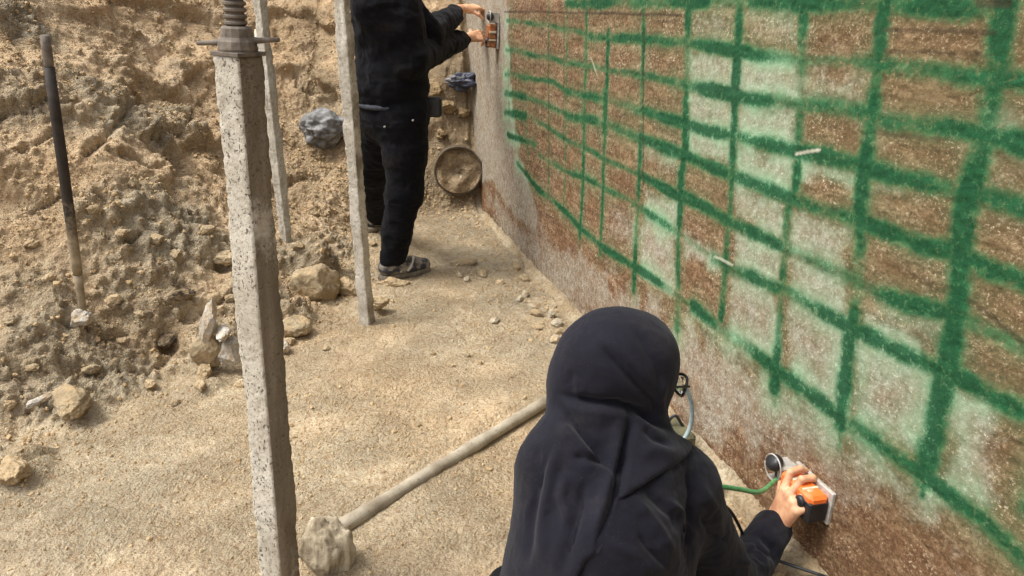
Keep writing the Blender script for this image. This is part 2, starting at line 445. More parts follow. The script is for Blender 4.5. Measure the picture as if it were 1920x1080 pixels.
# reddish-brown floor keeps a little of the bank colour further in
# keep the sheet from poking through the wall: sink what lies behind its face
wd = (PT - WO) @ WN
D *= np.where(wd < .03, .3, 1.0)
_a, _b = G(600, 985)[:2], G(1060, 705)[:2]; _ab = _b - _a; _t = np.clip(((PT[:, :2] - _a) @ _ab) / (_ab @ _ab), 0, 1)
_d = np.linalg.norm(PT[:, :2] - (_a + _t[:, None] * _ab), axis=1)
_side = (PT[:, 0] - _a[0]) * (-_ab[1]) + (PT[:, 1] - _a[1]) * _ab[0]
_m = _d < .3
D[_m] += (.008 + .012 * sstep(-.04, .04, _side[_m] / np.linalg.norm(_ab))) * np.exp(-(_d[_m] / .075) ** 2) * (1 + .5 * fbm(PT[_m] * 6, 3))
TP = PT + NNf * D[:, None]
ground = mesh_obj('ground', TP, grid_faces(len(gx), len(gy)), M_SOIL, None, True, {'grey': grey, 'sand': sand, 'shaded': shaded})
ground['kind'] = 'structure'
ground['label'] = 'sandy trench floor rising into a rough clodded earth bank'
TU, TV, TD = proj(TP)
okt = TD > .4
def snap(px, py):
    """ground point seen at a photo pixel"""
    d = np.where(okt, (TU - px) ** 2 + (TV - py) ** 2, 1e12)
    i = np.where(d < max(16.0, d.min() * 1.5))[0]
    return TP[i[np.argmin(TD[i])]].copy()
_tk = np.abs(gx[None, :] - 0)
def gz(x, y):
    i = int(np.clip(np.searchsorted(gx, x), 1, len(gx)-1)); j = int(np.clip(np.searchsorted(gy, y), 1, len(gy)-1))
    return float(TP[i * len(gy) + j][2])

# ------------------------------------------------------------------ concrete wall with sprayed grid
def wall_material():
    m = NT('hacked_concrete')
    green = m.attr('green'); halo = m.attr('halo'); pale = m.attr('pale'); dirt = m.attr('dirt'); line = m.attr('chalk'); smo = m.attr('smooth')
    n1 = m.noise(5, 5, .6); n2 = m.noise(40, 6, .75); n3 = m.noise(112, 5, .78, 0, (1, 1, 1.35)); n4 = m.noise(330, 3, .8)
    st = m.noise(22, 4, .6, 0, (1, 1, .12))
    gm_ = m.ramp(m.noise(7, 5, .65, .4), [(.38, 0.0), (.62, 1.0)]); gm2 = m.ramp(m.noise(8.5, 5, .65, .6), [(.42, .15), (.62, 1.0)])
    br = m.ramp(n2, [(.25, S(74, 49, 33)), (.45, S(106, 75, 51)), (.6, S(132, 100, 71)), (.78, S(176, 150, 116))])
    br = m.mix(m.ramp(n1, [(.35, 0.0), (.7, .45)]), br, S(96, 68, 46))
    br = m.mix(m.ramp(m.noise(11, 5, .7, .5, (1, 1, 2.2)), [(.5, 0.0), (.7, .5)]), br, S(176, 150, 116))
    br = m.mix(m.math('MULTIPLY', gm2, m.ramp(n3, [(.56, 0.0), (.62, .95)])), br, S(214, 200, 172))
    br = m.mix(m.ramp(n3, [(.40, 1.0), (.46, 0.0)]), br, m.mix(gm_, S(100, 74, 52), S(66, 45, 30)))
    pa = m.ramp(n2, [(.25, S(118, 107, 90)), (.5, S(148, 140, 124)), (.75, S(180, 174, 158))])
    pa = m.mix(m.ramp(n3, [(.40, .65), (.46, 0.0)]), pa, S(112, 92, 70))
    pa = m.mix(m.ramp(m.noise(17, 6, .7, .6), [(.46, 0.0), (.66, .75)]), pa, S(128, 102, 76))
    pa = m.mix(m.ramp(n3, [(.57, 0.0), (.63, .75)]), pa, S(210, 205, 190))
    pa = m.mix(m.ramp(st, [(.45, 0.0), (.75, .4)]), pa, S(150, 138, 118))
    hs = m.noise(8, 6, .72, .35, (.45, .45, 4.0))
    br = m.mix(m.ramp(hs, [(.5, 0.0), (.66, .55)]), br, S(70, 47, 32)); br = m.mix(m.ramp(hs, [(.32, .4), (.44, 0.0)]), br, S(168, 142, 112))
    pm = m.math('ADD', m.math('MULTIPLY', pale, .9), m.math('ADD', m.math('MULTIPLY', m.math('SUBTRACT', n2, .5), 1.3), m.math('MULTIPLY', m.math('SUBTRACT', n1, .5), 1.1)), True)
    c = m.mix(m.ramp(pm, [(.12, 0.0), (.9, 1.0)]), br, pa)
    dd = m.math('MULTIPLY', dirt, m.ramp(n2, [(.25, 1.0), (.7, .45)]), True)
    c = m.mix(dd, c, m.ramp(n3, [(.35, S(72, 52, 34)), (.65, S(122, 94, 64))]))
    # thin mist of overspray, then the dense line
    hm = m.math('MULTIPLY', halo, m.ramp(n3, [(.25, 1.0), (.7, .55)]), True)
    hm = m.math('MULTIPLY', hm, m.math('ADD', m.math('MULTIPLY', pale, .65), .55), True)
    c = m.mix(hm, c, m.mix(pale, S(62, 120, 80), S(140, 186, 146)))
    gm = m.math('ADD', green, m.math('MULTIPLY', m.math('SUBTRACT', n3, .5), .8), True)
    gm = m.math('SUBTRACT', gm, m.ramp(n4, [(.58, 0.0), (.75, .5)]), True)
    gc = m.ramp(n2, [(.3, S(10, 74, 42)), (.7, S(30, 116, 68))])
    gm = m.math('SUBTRACT', gm, m.math('MULTIPLY', m.ramp(m.noise(58, 5, .75, .3), [(.52, 0.0), (.66, 1.0)]), .42), True)
    gc = m.mix(m.ramp(gm, [(.45, 0.0), (.95, .75)]), gc, S(6, 56, 33))
    c = m.mix(m.ramp(gm, [(.15, 0.0), (.80, .94)]), c, gc)
    c = m.mix(m.math('MULTIPLY', line, .75), c, S(52, 40, 30))
    c = m.mix(m.math('MULTIPLY', m.attr('scar'), .9), c, S(206, 200, 180))
    h = m.math('ADD', m.math('MULTIPLY', n2, .8), m.math('ADD', m.math('MULTIPLY', n3, .6), m.math('MULTIPLY', n4, .3)))
    nb = m.bump(h, .0055, .75)
    return m.fin(c, .9, nb, spec=.2)
M_WALL = wall_material()
wa = axis(-5.0, .75, 5.25, 9.0, .0048, 30)
wh = np.concatenate([np.linspace(-.25, 0, 8)[:-1], np.arange(0, 1.72, .0048), np.linspace(1.75, 2.75, 30)])
AA, HH = np.meshgrid(wa, wh, indexing='ij')
A = AA.ravel(); Hh = HH.ravel()
Q = np.stack([A, Hh, np.zeros_like(A)], 1)
green = np.zeros(len(A)); halo = np.zeros(len(A)); pale = np.zeros(len(A)); dirt = np.zeros(len(A)); chalk = np.zeros(len(A)); smo = np.zeros(len(A))
jx = .009 * fbm(Q * 5 + 1, 2); jy = .009 * fbm(Q * 5 + 31, 2)
edge_n = .6 * fbm(Q * 30 + 3, 4)
def stroke(pts, half, strength=1.0, soft=1.0):
    c = np.array([Wc(*p) for p in pts])
    lo = c.min(0) - half * 5; hi = c.max(0) + half * 5
    m = np.where((A > lo[0]) & (A < hi[0]) & (Hh > lo[1]) & (Hh < hi[1]))[0]
    p = np.stack([A[m] + jx[m], Hh[m] + jy[m]], 1)
    d = np.full(len(m), 9.0); tt = np.zeros(len(m))
    for a, b in zip(c[:-1], c[1:]):
        ab = b - a; t = np.clip(((p - a) @ ab) / (ab @ ab + 1e-12), 0, 1)
        dd = np.linalg.norm(p - (a + t[:, None] * ab), axis=1)
        d = np.minimum(d, dd)
    _q = np.stack([p[:, 0] * 5 + half * 99, p[:, 1] * 5, p[:, 0] * 0 + strength * 7], 1); vary = .86 + .45 * vnoise(_q) + .22 * vnoise(_q * 3.7)
    w = half * (1 + .22 * edge_n[m]) * (.85 + .25 * vary)
    g = strength * vary * (1 - sstep(.15 * w, 1.75 * w, d))
    hl = strength * .85 * np.exp(-(d / (w * 2.4 * soft)) ** 1.4)
    green[m] = np.maximum(green[m], g); halo[m] = np.maximum(halo[m], hl)
STROKES = [
 # uprights
 ([(1000, 60), (1004, 300)], .010, .4), ([(1028, 0), (1027, 375)], .012, .6), ([(1060, 30), (1056, 410)], .014, .65), ([(1096, 10), (1092, 230), (1089, 440)], .020, .9),
 ([(1136, 60), (1131, 250), (1128, 300), (1126, 475)], .021, .9), ([(1203, 0), (1199, 240), (1197, 255), (1188, 548)], .020, .85), ([(1197, 255), (1188, 545)], .021, 1),
 ([(1288, 0), (1281, 285), (1274, 330), (1266, 616)], .024, 1.02), ([(1386, 0), (1370, 335)], .027, 1.05), ([(1370, 335), (1350, 598)], .020, .85),
 ([(1507, 0), (1490, 370), (1482, 375), (1466, 560), (1456, 728)], .024, 1), ([(1662, 0), (1636, 200), (1620, 330), (1606, 560), (1574, 795)], .031, 1.08),
 ([(1890, 0), (1862, 180), (1830, 320), (1802, 480), (1786, 620), (1770, 720), (1733, 895)], .035, 1.05), ([(2060, 60), (1990, 640), (1930, 960)], .03, 1.0),
 # level courses
 ([(1060, 4), (1250, 2), (1440, 5), (1660, 8), (1930, 12)], .026, 1.0),
 ([(950, 38), (1000, 45), (1070, 56), (1100, 70)], .017, .75), ([(1095, 70), (1212, 74), (1390, 95), (1502, 116)], .023, .98), ([(1500, 116), (1610, 116)], .018, .6), ([(1610, 116), (1700, 124), (1852, 138), (1990, 150)], .025, .98),
 ([(948, 92), (1040, 112), (1058, 118)], .018, .75), ([(1058, 118), (1212, 145), (1259, 155)], .017, .75), ([(1255, 155), (1390, 180), (1491, 196), (1630, 212), (1658, 219), (1847, 246), (1990, 290)], .025, 1.03),
 ([(946, 134), (1034, 154), (1058, 172)], .016, .7), ([(1058, 172), (1176, 198), (1235, 222), (1372, 256), (1486, 279)], .023, .98), ([(1486, 279), (1547, 289), (1608, 311), (1680, 333), (1790, 356), (1990, 400)], .026, .92),
 ([(946, 170), (1016, 192), (1058, 214)], .018, .78), ([(1058, 216), (1129, 230), (1200, 261), (1283, 293), (1383, 335), (1474, 367)], .024, 1), ([(1474, 367), (1591, 411), (1735, 465), (1791, 474), (1919, 522), (2000, 560)], .025, .95),
 ([(1129, 296), (1194, 326)], .015, .6), ([(1194, 326), (1271, 367)], .022, 1), ([(1271, 367), (1400, 432), (1491, 475), (1569, 511), (1647, 550), (1802, 592), (1919, 652), (2010, 700)], .024, .97),
 ([(946, 207), (990, 217), (1058, 260), (1129, 296)], .017, .7), ([(1010, 290), (1060, 323), (1100, 338), (1182, 379)], .017, .8), ([(1182, 384), (1271, 438)], .022, 1), ([(1271, 438), (1336, 483)], .014, .5),
 ([(1336, 483), (1400, 518), (1469, 546), (1590, 610), (1770, 697), (1920, 775), (2020, 830)], .026, 1.08),
 ([(970, 305), (998, 343), (1058, 397), (1129, 462), (1188, 500), (1259, 551)], .020, .97), ([(1259, 551), (1298, 576)], .014, .45), ([(1295, 573), (1350, 620), (1455, 690), (1580, 785), (1730, 895), (1840, 975), (1920, 1050), (2030, 1150)], .028, 1.08),
 ([(951, 252), (1004, 272)], .020, .9), ([(958, 0), (957, 130)], .020, .55), ([(952, 130), (954, 250)], .018, .5), ([(946, 175), (985, 182)], .026, .9), ([(946, 212), (985, 218)], .026, .9), ([(946, 138), (990, 145)], .022, .8),
 ([(985, 200), (990, 300)], .014, .55), ([(1075, 325), (1115, 345)], .026, .95), ([(1130, 180), (1130, 245)], .034, .95), ([(1092, 180), (1092, 240)], .030, .85), ([(1735, 840), (1730, 905)], .033, 1.1), ([(1458, 660), (1450, 722)], .028, 1),
 # runs of wet paint
 ([(1574, 795), (1571, 835)], .010, .7), ([(1456, 725), (1454, 760)], .008, .6), ([(1266, 616), (1265, 650)], .008, .6), ([(1350, 598), (1349, 625)], .007, .5), ([(1733, 895), (1727, 935)], .010, .7), ([(1188, 545), (1187, 575)], .007, .5), ([(1606, 560), (1603, 640)], .034, 1.0)]
for st in STROKES: stroke(st[0], st[1] * .84, *st[2:])
def pxpoly(cells, target, soft=.02, amp=1.0, nz=.035):
    for poly in cells:
        c = np.array([Wc(*p) for p in poly]); lo = c.min(0) - .1; hi = c.max(0) + .1
        m = np.where((A > lo[0]) & (A < hi[0]) & (Hh > lo[1]) & (Hh < hi[1]))[0]
        x = A[m]; y = Hh[m]; ins = np.zeros(len(m), bool); d = np.full(len(m), 9.0); p = np.stack([x, y], 1)
        for a, b in zip(c, np.roll(c, -1, 0)):
            k = (a[1] > y) != (b[1] > y); ins ^= k & (x < (b[0]-a[0]) * (y-a[1]) / (b[1]-a[1] + 1e-12) + a[0])
            ab = b - a; t = np.clip(((p - a) @ ab) / (ab @ ab + 1e-12), 0, 1); d = np.minimum(d, np.linalg.norm(p - (a + t[:, None] * ab), axis=1))
        sd = np.where(ins, d, -d) + nz * fbm(np.stack([x, y, x * 0], 1) * 11 + 2, 4)
        target[m] = np.maximum(target[m], amp * sstep(-soft, soft, sd))
R = lambda x0, y0, x1, y1, sl=.25: [(x0, y0), (x1, y0 + (x1-x0)*sl), (x1, y1 + (x1-x0)*sl), (x0, y1)]
pxpoly([R(1385, 95, 1495, 170, .12), R(1385, 185, 1490, 265, .2), R(1380, 270, 1480, 350, .3), R(1290, 100, 1380, 170, .1), R(1290, 175, 1380, 240, .2), R(1285, 225, 1370, 285, .25),
        R(1200, 345, 1268, 420, .5), R(1198, 400, 1262, 520, .55), R(1280, 440, 1350, 480, .5), R(1375, 345, 1470, 410, .35), R(1375, 425, 1465, 500, .45), R(1365, 510, 1460, 640, .45), R(1485, 395, 1590, 480, .3), R(1485, 480, 1590, 560, .45),
        R(1480, 560, 1590, 720, .48), R(1610, 625, 1760, 790, .5), R(1500, 290, 1610, 330, .3), R(1640, 340, 1700, 360, .2), R(1625, 590, 1730, 640, .4), R(1780, 720, 1850, 900, .5)], pale, .03, .85)
pxpoly([R(1300, 20, 1370, 70, .05), R(1500, 130, 1620, 180, .1), R(1190, 260, 1270, 300, .3), R(1140, 380, 1190, 440, .5), R(1400, 20, 1490, 70, .05), R(1640, 560, 1760, 600, .4), R(1850, 180, 1920, 250, .2)], pale, .04, .45)
# smoother clean concrete at the far end and the plain band under the grid
pxpoly([[(700, -60), (948, -60), (955, 150), (975, 300), (1010, 400), (1000, 440), (968, 410), (945, 380), (925, 345), (850, 330), (700, 250)]], smo, .03, 1.0, .05)
pxpoly([[(1150, 545), (1270, 600), (1310, 600), (1450, 715), (1580, 815), (1730, 925), (1700, 935), (1500, 860), (1420, 850), (1330, 800), (1270, 740), (1180, 640)]], pale, .09, .9, .14)
pale = np.maximum(pale, smo)
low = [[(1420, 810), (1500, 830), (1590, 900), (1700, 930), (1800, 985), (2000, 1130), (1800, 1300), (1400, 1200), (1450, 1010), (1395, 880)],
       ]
pxpoly([[(900, 330), (950, 395), (1010, 440), (1100, 490), (1200, 560), (1300, 640), (1240, 720), (1060, 600), (940, 450)]], pale, .06, .72, .12)
flat_l = np.zeros(len(A)); pxpoly([[(900, 330), (950, 395), (1010, 440), (1100, 490), (1200, 560), (1330, 660), (1400, 830), (1400, 980), (1240, 760), (1060, 600), (940, 450)]], flat_l, .06, .8, .08)
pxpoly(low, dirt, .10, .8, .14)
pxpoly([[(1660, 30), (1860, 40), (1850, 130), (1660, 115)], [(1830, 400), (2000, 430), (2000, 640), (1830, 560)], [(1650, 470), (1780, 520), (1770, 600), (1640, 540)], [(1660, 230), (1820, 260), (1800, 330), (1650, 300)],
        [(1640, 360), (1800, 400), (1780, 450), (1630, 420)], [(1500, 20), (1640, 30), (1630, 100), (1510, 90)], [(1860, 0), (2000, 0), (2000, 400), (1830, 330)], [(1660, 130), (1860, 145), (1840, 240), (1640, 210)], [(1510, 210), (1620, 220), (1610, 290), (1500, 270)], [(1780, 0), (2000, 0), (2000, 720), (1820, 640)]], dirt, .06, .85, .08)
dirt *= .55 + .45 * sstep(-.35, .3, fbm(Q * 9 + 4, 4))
halo *= .75 + .5 * sstep(-.3, .3, fbm(Q * 6 + 44, 3)); halo *= 1 - .35 * dirt
# thin scored lines
scar = np.zeros(len(A))
def scratch(pts, half, k, chalk=chalk):
    c = np.array([Wc(*p) for p in pts]); lo = c.min(0) - .03; hi = c.max(0) + .03
    m = np.where((A > lo[0]) & (A < hi[0]) & (Hh > lo[1]) & (Hh < hi[1]))[0]; p = np.stack([A[m] + jx[m]*.2, Hh[m] + jy[m]*.2], 1)
    for a, b in zip(c[:-1], c[1:]):
        ab = b - a; t = np.clip(((p - a) @ ab) / (ab @ ab), 0, 1); d = np.linalg.norm(p - (a + t[:, None] * ab), axis=1)
        chalk[m] = np.maximum(chalk[m], k * (1 - sstep(half * .5, half * 1.4, d)))
for st in [([(945, 22), (1100, 24), (1275, 28)], .006, .9), ([(1203, 60), (1201, 350)], .006, .9), ([(1055, 30), (1054, 300)], .006, .7), ([(1028, 80), (1027, 330)], .006, .7),
           ([(1660, 55), (1870, 60)], .005, .7), ([(1660, 95), (1840, 100)], .004, .6), ([(1640, 250), (1790, 262)], .004, .5), ([(1220, 40), (1270, 38)], .005, .6), ([(980, 30), (979, 260)], .006, .5),
           ([(1820, 560), (1920, 640)], .006, .7), ([(1840, 5), (1895, 6)], .008, .9)]: scratch(*st)
for st in [([(1490, 288), (1512, 284), (1537, 281)], .004, .8), ([(1336, 481), (1352, 486), (1372, 497)], .004, .6), ([(1104, 108), (1116, 142)], .004, .5)]: scratch(*st, chalk=scar)
# relief: the hacked areas are picked rough, the clean ones nearly flat
ruf = np.clip(1 - .75 * pale, .12, 1) * (1 - .8 * smo) * (1 - .7 * flat_l)
fw = (A > .7) & (A < 5.3) & (Hh > -.05) & (Hh < 1.73)
rel = .014 * fbm(Q * 1.1, 2)
wq = Q[fw]
a1, a2, ai = worley(wq * np.array([48, 62, 1]) + 1.5 * np.stack([vnoise(wq * 20), vnoise(wq * 20 + 9), wq[:, 0] * 0], 1))
a3, a4, a5 = worley(wq * np.array([80, 100, 1]))
pick = .0048 * (_pval[ai] * .6 + a1 * .7) + .0028 * (_pval[a5] * .6 + a3 * .5) + .0035 * fbm(wq * 24, 3) + .004 * fbm(wq * np.array([6, 60, 1]) + 5, 3)
rel[fw] += .42 * pick * ruf[fw] + .0010 * fbm(wq * 60, 3)
rel -= .0015 * pale
rel += .004 * smo
WV = WO + A[:, None] * DW + Hh[:, None] * WU + rel[:, None] * WN
nu, nv = len(wa), len(wh); nf = len(WV)
wf = grid_faces(nu, nv)[:, ::-1]
wall_t = thing('concrete_wall', Wp(2.5, 0), 'tall rough concrete retaining wall sprayed with a green paint grid', 'wall')
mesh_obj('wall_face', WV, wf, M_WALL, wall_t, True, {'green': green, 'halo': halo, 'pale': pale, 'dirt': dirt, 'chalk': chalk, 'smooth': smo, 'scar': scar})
mw = NT('plain_concrete'); _n = mw.noise(9, 5); _n2 = mw.noise(80, 4, .7)
M_CONC = mw.fin(mw.mix(mw.ramp(_n2, [(.4, .5), (.6, 0.0)]), mw.ramp(_n, [(.3, S(146, 134, 112)), (.7, S(188, 178, 156))]), S(130, 112, 88)), .9, mw.bump(_n2, .006, .6), spec=.2)
b = MB(); b.box(Wp(2.0, 1.25, -.165), (DW, WU, WN), (6.98, 1.498, .13)); b.build('wall_core', M_CONC, wall_t)

# footing strip along the foot of the wall
na = 520; sa = np.linspace(-2.0, 5.4, na); prof = np.array([(0, .040), (.006, .026), (.016, .016), (.028, .010), (.038, .002), (.046, -.06)])
fv = []
for k, (o, z) in enumerate(prof):
    pp = np.stack([sa * 5, np.full(na, k * .6), sa * 0], 1)
    oo = o * (1 + .75 * fbm(pp, 5) * (k > 1)) + .006 * vnoise(pp * 6); zz = z + .016 * fbm(pp * 1.3 + 8, 5)
    fv.append(WO + sa[:, None] * DW + oo[:, None] * WN + np.stack([sa * 0, sa * 0, zz], 1))
fv = np.stack(fv, 1).reshape(-1, 3)
mk = NT('dirty_mortar'); _n = mk.noise(7, 6, .7); _n2 = mk.noise(80, 4, .7)
M_KERB = mk.fin(mk.mix(mk.ramp(_n2, [(.4, .6), (.55, 0.0)]), mk.ramp(_n, [(.35, S(138, 118, 90)), (.55, S(162, 148, 122)), (.75, S(184, 174, 152))]), S(112, 92, 66)), .92, mk.bump(_n2, .008, .8), spec=.15)
foot = tag(mesh_obj('footing_strip', fv, grid_faces(na, len(prof)), M_KERB), 'pale concrete footing strip running along the foot of the wall', 'footing')

# ------------------------------------------------------------------ props, poles and tools in the trench
def simple(name, ca, cb, scale=20, rough=.7, metal=0.0, bump=.003, detail=4, spec=None, stretch=None, speck=None):
    m = NT(name); n = m.noise(scale, detail, .6, 0, stretch); n2 = m.noise(scale * 7, 3, .7)
    c = m.ramp(n, [(.3, ca), (.7, cb)])
    if speck: c = m.mix(m.ramp(n2, [(.60, 0.0), (.68, .8)]), c, speck)
    return m.fin(c, rough, m.bump(m.math('ADD', n, m.math('MULTIPLY', n2, .4)), bump, .8), metal, spec)
def post_material(name, pits):
    m = NT(name)
    w = m.attr('white')
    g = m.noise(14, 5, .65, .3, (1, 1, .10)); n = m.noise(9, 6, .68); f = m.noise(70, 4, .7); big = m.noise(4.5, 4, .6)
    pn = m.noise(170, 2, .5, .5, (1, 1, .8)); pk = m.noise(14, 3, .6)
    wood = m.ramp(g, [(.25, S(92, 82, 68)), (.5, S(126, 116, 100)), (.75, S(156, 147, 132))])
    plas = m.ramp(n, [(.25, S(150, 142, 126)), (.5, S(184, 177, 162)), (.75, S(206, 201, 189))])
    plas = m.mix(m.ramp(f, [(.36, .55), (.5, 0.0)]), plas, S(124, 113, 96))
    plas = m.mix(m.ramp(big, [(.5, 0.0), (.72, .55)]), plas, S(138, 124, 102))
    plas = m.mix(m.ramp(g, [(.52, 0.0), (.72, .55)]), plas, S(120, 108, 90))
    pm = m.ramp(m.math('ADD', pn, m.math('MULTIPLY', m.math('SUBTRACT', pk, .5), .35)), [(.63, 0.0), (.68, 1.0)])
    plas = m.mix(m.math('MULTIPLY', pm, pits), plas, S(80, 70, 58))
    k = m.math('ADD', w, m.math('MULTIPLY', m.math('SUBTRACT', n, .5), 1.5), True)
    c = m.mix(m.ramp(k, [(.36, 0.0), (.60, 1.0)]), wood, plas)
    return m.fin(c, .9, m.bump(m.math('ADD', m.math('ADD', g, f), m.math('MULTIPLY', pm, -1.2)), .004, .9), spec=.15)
M_POLE = post_material('dusty_pole', .15)
M_POST = post_material('plaster_crusted_post', .85)
M_RUST = simple('rusted_steel', S(78, 69, 60), S(126, 115, 102), 40, .75, .2, .002)
M_TIMBER = simple('weathered_timber', S(126, 110, 88), S(186, 170, 142), 10, .9, 0, .004, 5, .2, (1, 1, .12), S(92, 78, 60))
M_PALEWOOD = simple('pale_batten', S(186, 176, 152), S(216, 208, 188), 10, .85, 0, .002, 4, .2, (1, 1, .15), S(140, 124, 100))

def square_post(name, p0, p1, half, yaw, mat, parent, white_fn=None, seg=160, wob=.003, taper=1.0):
    """post with rounded arrises and an uneven surface; p0 foot, p1 top"""
    p0 = np.array(p0); p1 = np.array(p1); ax = nrm(p1 - p0)
    e1 = nrm(np.array([math.cos(yaw), math.sin(yaw), 0]) - ax * np.dot([math.cos(yaw), math.sin(yaw), 0], ax)); e2 = np.cross(ax, e1)
    ring = []
    c = .16
    for sx, sy in ((1, 1), (-1, 1), (-1, -1), (1, -1)):
        a = [(sx, sy * (1 - c)), (sx * (1 - c * .3), sy * (1 - c * .3)), (sx * (1 - c), sy)]
        ring += a if sx * sy > 0 else a[::-1]
        nx = {(1, 1): (-1, 1), (-1, 1): (-1, -1), (-1, -1): (1, -1), (1, -1): (1, 1)}[(sx, sy)]
        s0 = ring[-1]
        # intermediate points on the flat
        t1 = (nx[0] if nx[0] == sx else nx[0] * (1 - c), nx[1] if nx[1] == sy else nx[1] * (1 - c))
        for k in (.2, .4, .6, .8): ring.append((s0[0] + (t1[0] - s0[0]) * k, s0[1] + (t1[1] - s0[1]) * k))
    ring = np.array(ring); nr = len(ring)
    t = np.linspace(0, 1, seg); L = np.linalg.norm(p1 - p0)
    V = []
    for ti in t:
        V.append(p0 + ax * L * ti + (ring[:, :1] * e1 + ring[:, 1:] * e2) * half * (1 + (taper - 1) * ti))
    V = np.concatenate(V); dirs = np.tile(ring[:, :1] * e1 + ring[:, 1:] * e2, (seg, 1))
    V = V + dirs * (wob * fbm(V * np.array([40, 40, 12]), 4) + wob * 1.2 * fbm(V * 7 + 4, 2) - wob * 2.2 * np.clip(fbm(V * 26 + 9, 3) - .25, 0, 1) + wob * .8 * fbm(V * 90, 2))[:, None]
    i = (np.arange(seg - 1)[:, None] * nr + np.arange(nr)[None, :]); j = (np.arange(seg - 1)[:, None] * nr + (np.arange(nr)[None, :] + 1) % nr)
    f = np.stack([i, j, j + nr, i + nr], -1).reshape(-1, 4).tolist()
    f += [list(range(nr))[::-1], [(seg - 1) * nr + k for k in range(nr)]]
    o = mesh_obj(name, V, f, mat, parent, False)
    o.data.polygons.foreach_set('use_smooth', [True] * (len(f) - 2) + [False, False])
    wv = np.zeros(len(V)) if white_fn is None else white_fn(np.tile(ring[:, 0], seg), np.tile(ring[:, 1], seg), np.repeat(t, nr))
    at = o.data.attributes.new('white', 'FLOAT', 'POINT'); at.data.foreach_set('value', np.asarray(wv, np.float32))
    return o

# near post with screw jack
YP = 1.60
top = PY(447, 104, YP); low = PY(520, 1000, YP)
foot_p = low + (low - top) * ((gz(low[0], low[1]) - .03 - low[2]) / (low[2] - top[2]))
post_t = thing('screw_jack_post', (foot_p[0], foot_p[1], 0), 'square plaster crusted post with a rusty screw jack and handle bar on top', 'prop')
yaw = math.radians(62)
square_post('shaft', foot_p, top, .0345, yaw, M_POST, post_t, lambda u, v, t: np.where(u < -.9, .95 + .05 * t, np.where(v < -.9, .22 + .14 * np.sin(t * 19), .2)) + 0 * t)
axp = nrm(top - foot_p)
e1 = nrm(np.array([math.cos(yaw), math.sin(yaw), 0]) - axp * np.dot([math.cos(yaw), math.sin(yaw), 0], axp)); e2 = np.cross(axp, e1)
b = MB(); b.box(top + axp * .004, (e1, e2, axp), (.037, .037, .004), .001); b.build('seat_plate', M_RUST, post_t)
# nut: bell shaped collar with two stub arms
b = MB(); b.lathe(top + axp * .0085, axp, [(0, 0), (0, .037), (.004, .038), (.018, .036), (.026, .031), (.042, .029), (.046, .026), (.046, 0)], 14)
nut = b.build('nut', M_RUST, post_t)
hdir = nrm(PY(498, 84, YP) - PY(358, 90, YP)); hc = top + axp * .026
b = MB(); b.tube([hc - hdir * .078 , hc - hdir * .045, hc - hdir * .02], [.0045, .0055, .012], 10); b.build('handle', M_RUST, nut, True)
b = MB(); b.tube([hc + hdir * .02, hc + hdir * .04, hc + hdir * .082], [.012, .006, .0045], 10); b.build('handle', M_RUST, nut, True)
prof = []; pit = .0118
nth = 34
for k in range(nth):
    z = k * pit; prof += [(z, .0170), (z + pit * .30, .0222), (z + pit * .62, .0222), (z + pit * .92, .0170)]
b = MB(); b.lathe(top + axp * .055, axp, prof + [(nth * pit, 0.0)], 22); b.build('screw_thread', M_RUST, post_t, False)
b = MB(); b.box(top + axp * (.055 + nth * pit + .004), (e1, e2, axp), (.06, .06, .005), .001); b.build('head_plate', M_RUST, post_t)

def pole(name, pxb, pxt, half, yaw, mat, label, white=.5, topz=2.25, extra=0, lean=0.0):
    base = snap(*pxb); Y = base[1]
    tp = PY(pxt[0], pxt[1], Y + lean)
    d = (tp - base) / (tp[2] - base[2])
    e = base + d * (topz - base[2]); p0 = base - d * .10
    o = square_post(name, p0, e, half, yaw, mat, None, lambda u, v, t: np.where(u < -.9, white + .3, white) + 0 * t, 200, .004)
    return tag(o, label, 'pole')
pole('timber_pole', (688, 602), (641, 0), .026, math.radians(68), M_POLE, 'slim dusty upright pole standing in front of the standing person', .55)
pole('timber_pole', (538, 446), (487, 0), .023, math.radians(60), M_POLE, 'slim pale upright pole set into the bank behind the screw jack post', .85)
bs = snap(489, 335)
b = MB(); tpp = PY(481, 55, bs[1]); b.tube([bs - np.array([0, 0, .05]), (bs + tpp) / 2 + np.array([.004, 0, 0]), tpp], [.012, .0115, .011], 10)
tag(b.build('thin_stick', M_PALEWOOD, None, True), 'thin pale stick beside the slim pole in the bank', 'stick')

# digging bar stuck in the bank
bb = snap(156, 592); bt = PY(84, 66, bb[1] - .05)
_m = NT('dark_bar'); _d = _m.attr('dust'); _nn = _m.noise(26, 5, .7)
_k = _m.ramp(_m.math('ADD', _d, _m.math('MULTIPLY', _m.math('SUBTRACT', _nn, .5), .9)), [(.35, 0.0), (.75, 1.0)])
M_BAR = _m.fin(_m.mix(_k, _m.ramp(_nn, [(.3, S(36, 31, 28)), (.7, S(62, 54, 46))]), _m.ramp(_nn, [(.3, S(112, 98, 78)), (.7, S(158, 142, 116))])), .7, _m.bump(_nn, .002, .6), spec=.3)
M_BARD = simple('dusty_bar', S(112, 98, 78), S(158, 142, 116), 40, .8, .1, .002)
bar_t = thing('digging_bar', bb, 'dark steel digging bar stuck upright in the earth bank', 'digging bar')
bd = nrm(bt - bb); bl = np.linalg.norm(bt - bb)
b = MB(); b.tube([bb + bd * bl * k for k in (.16, .22, .28, .34, .42, .5, .6, .75, .9)], [.0165, .0175, .018, .0182, .0185, .0185, .0185, .0180, .0170], 14); _o = b.build('shaft', M_BAR, bar_t, True)
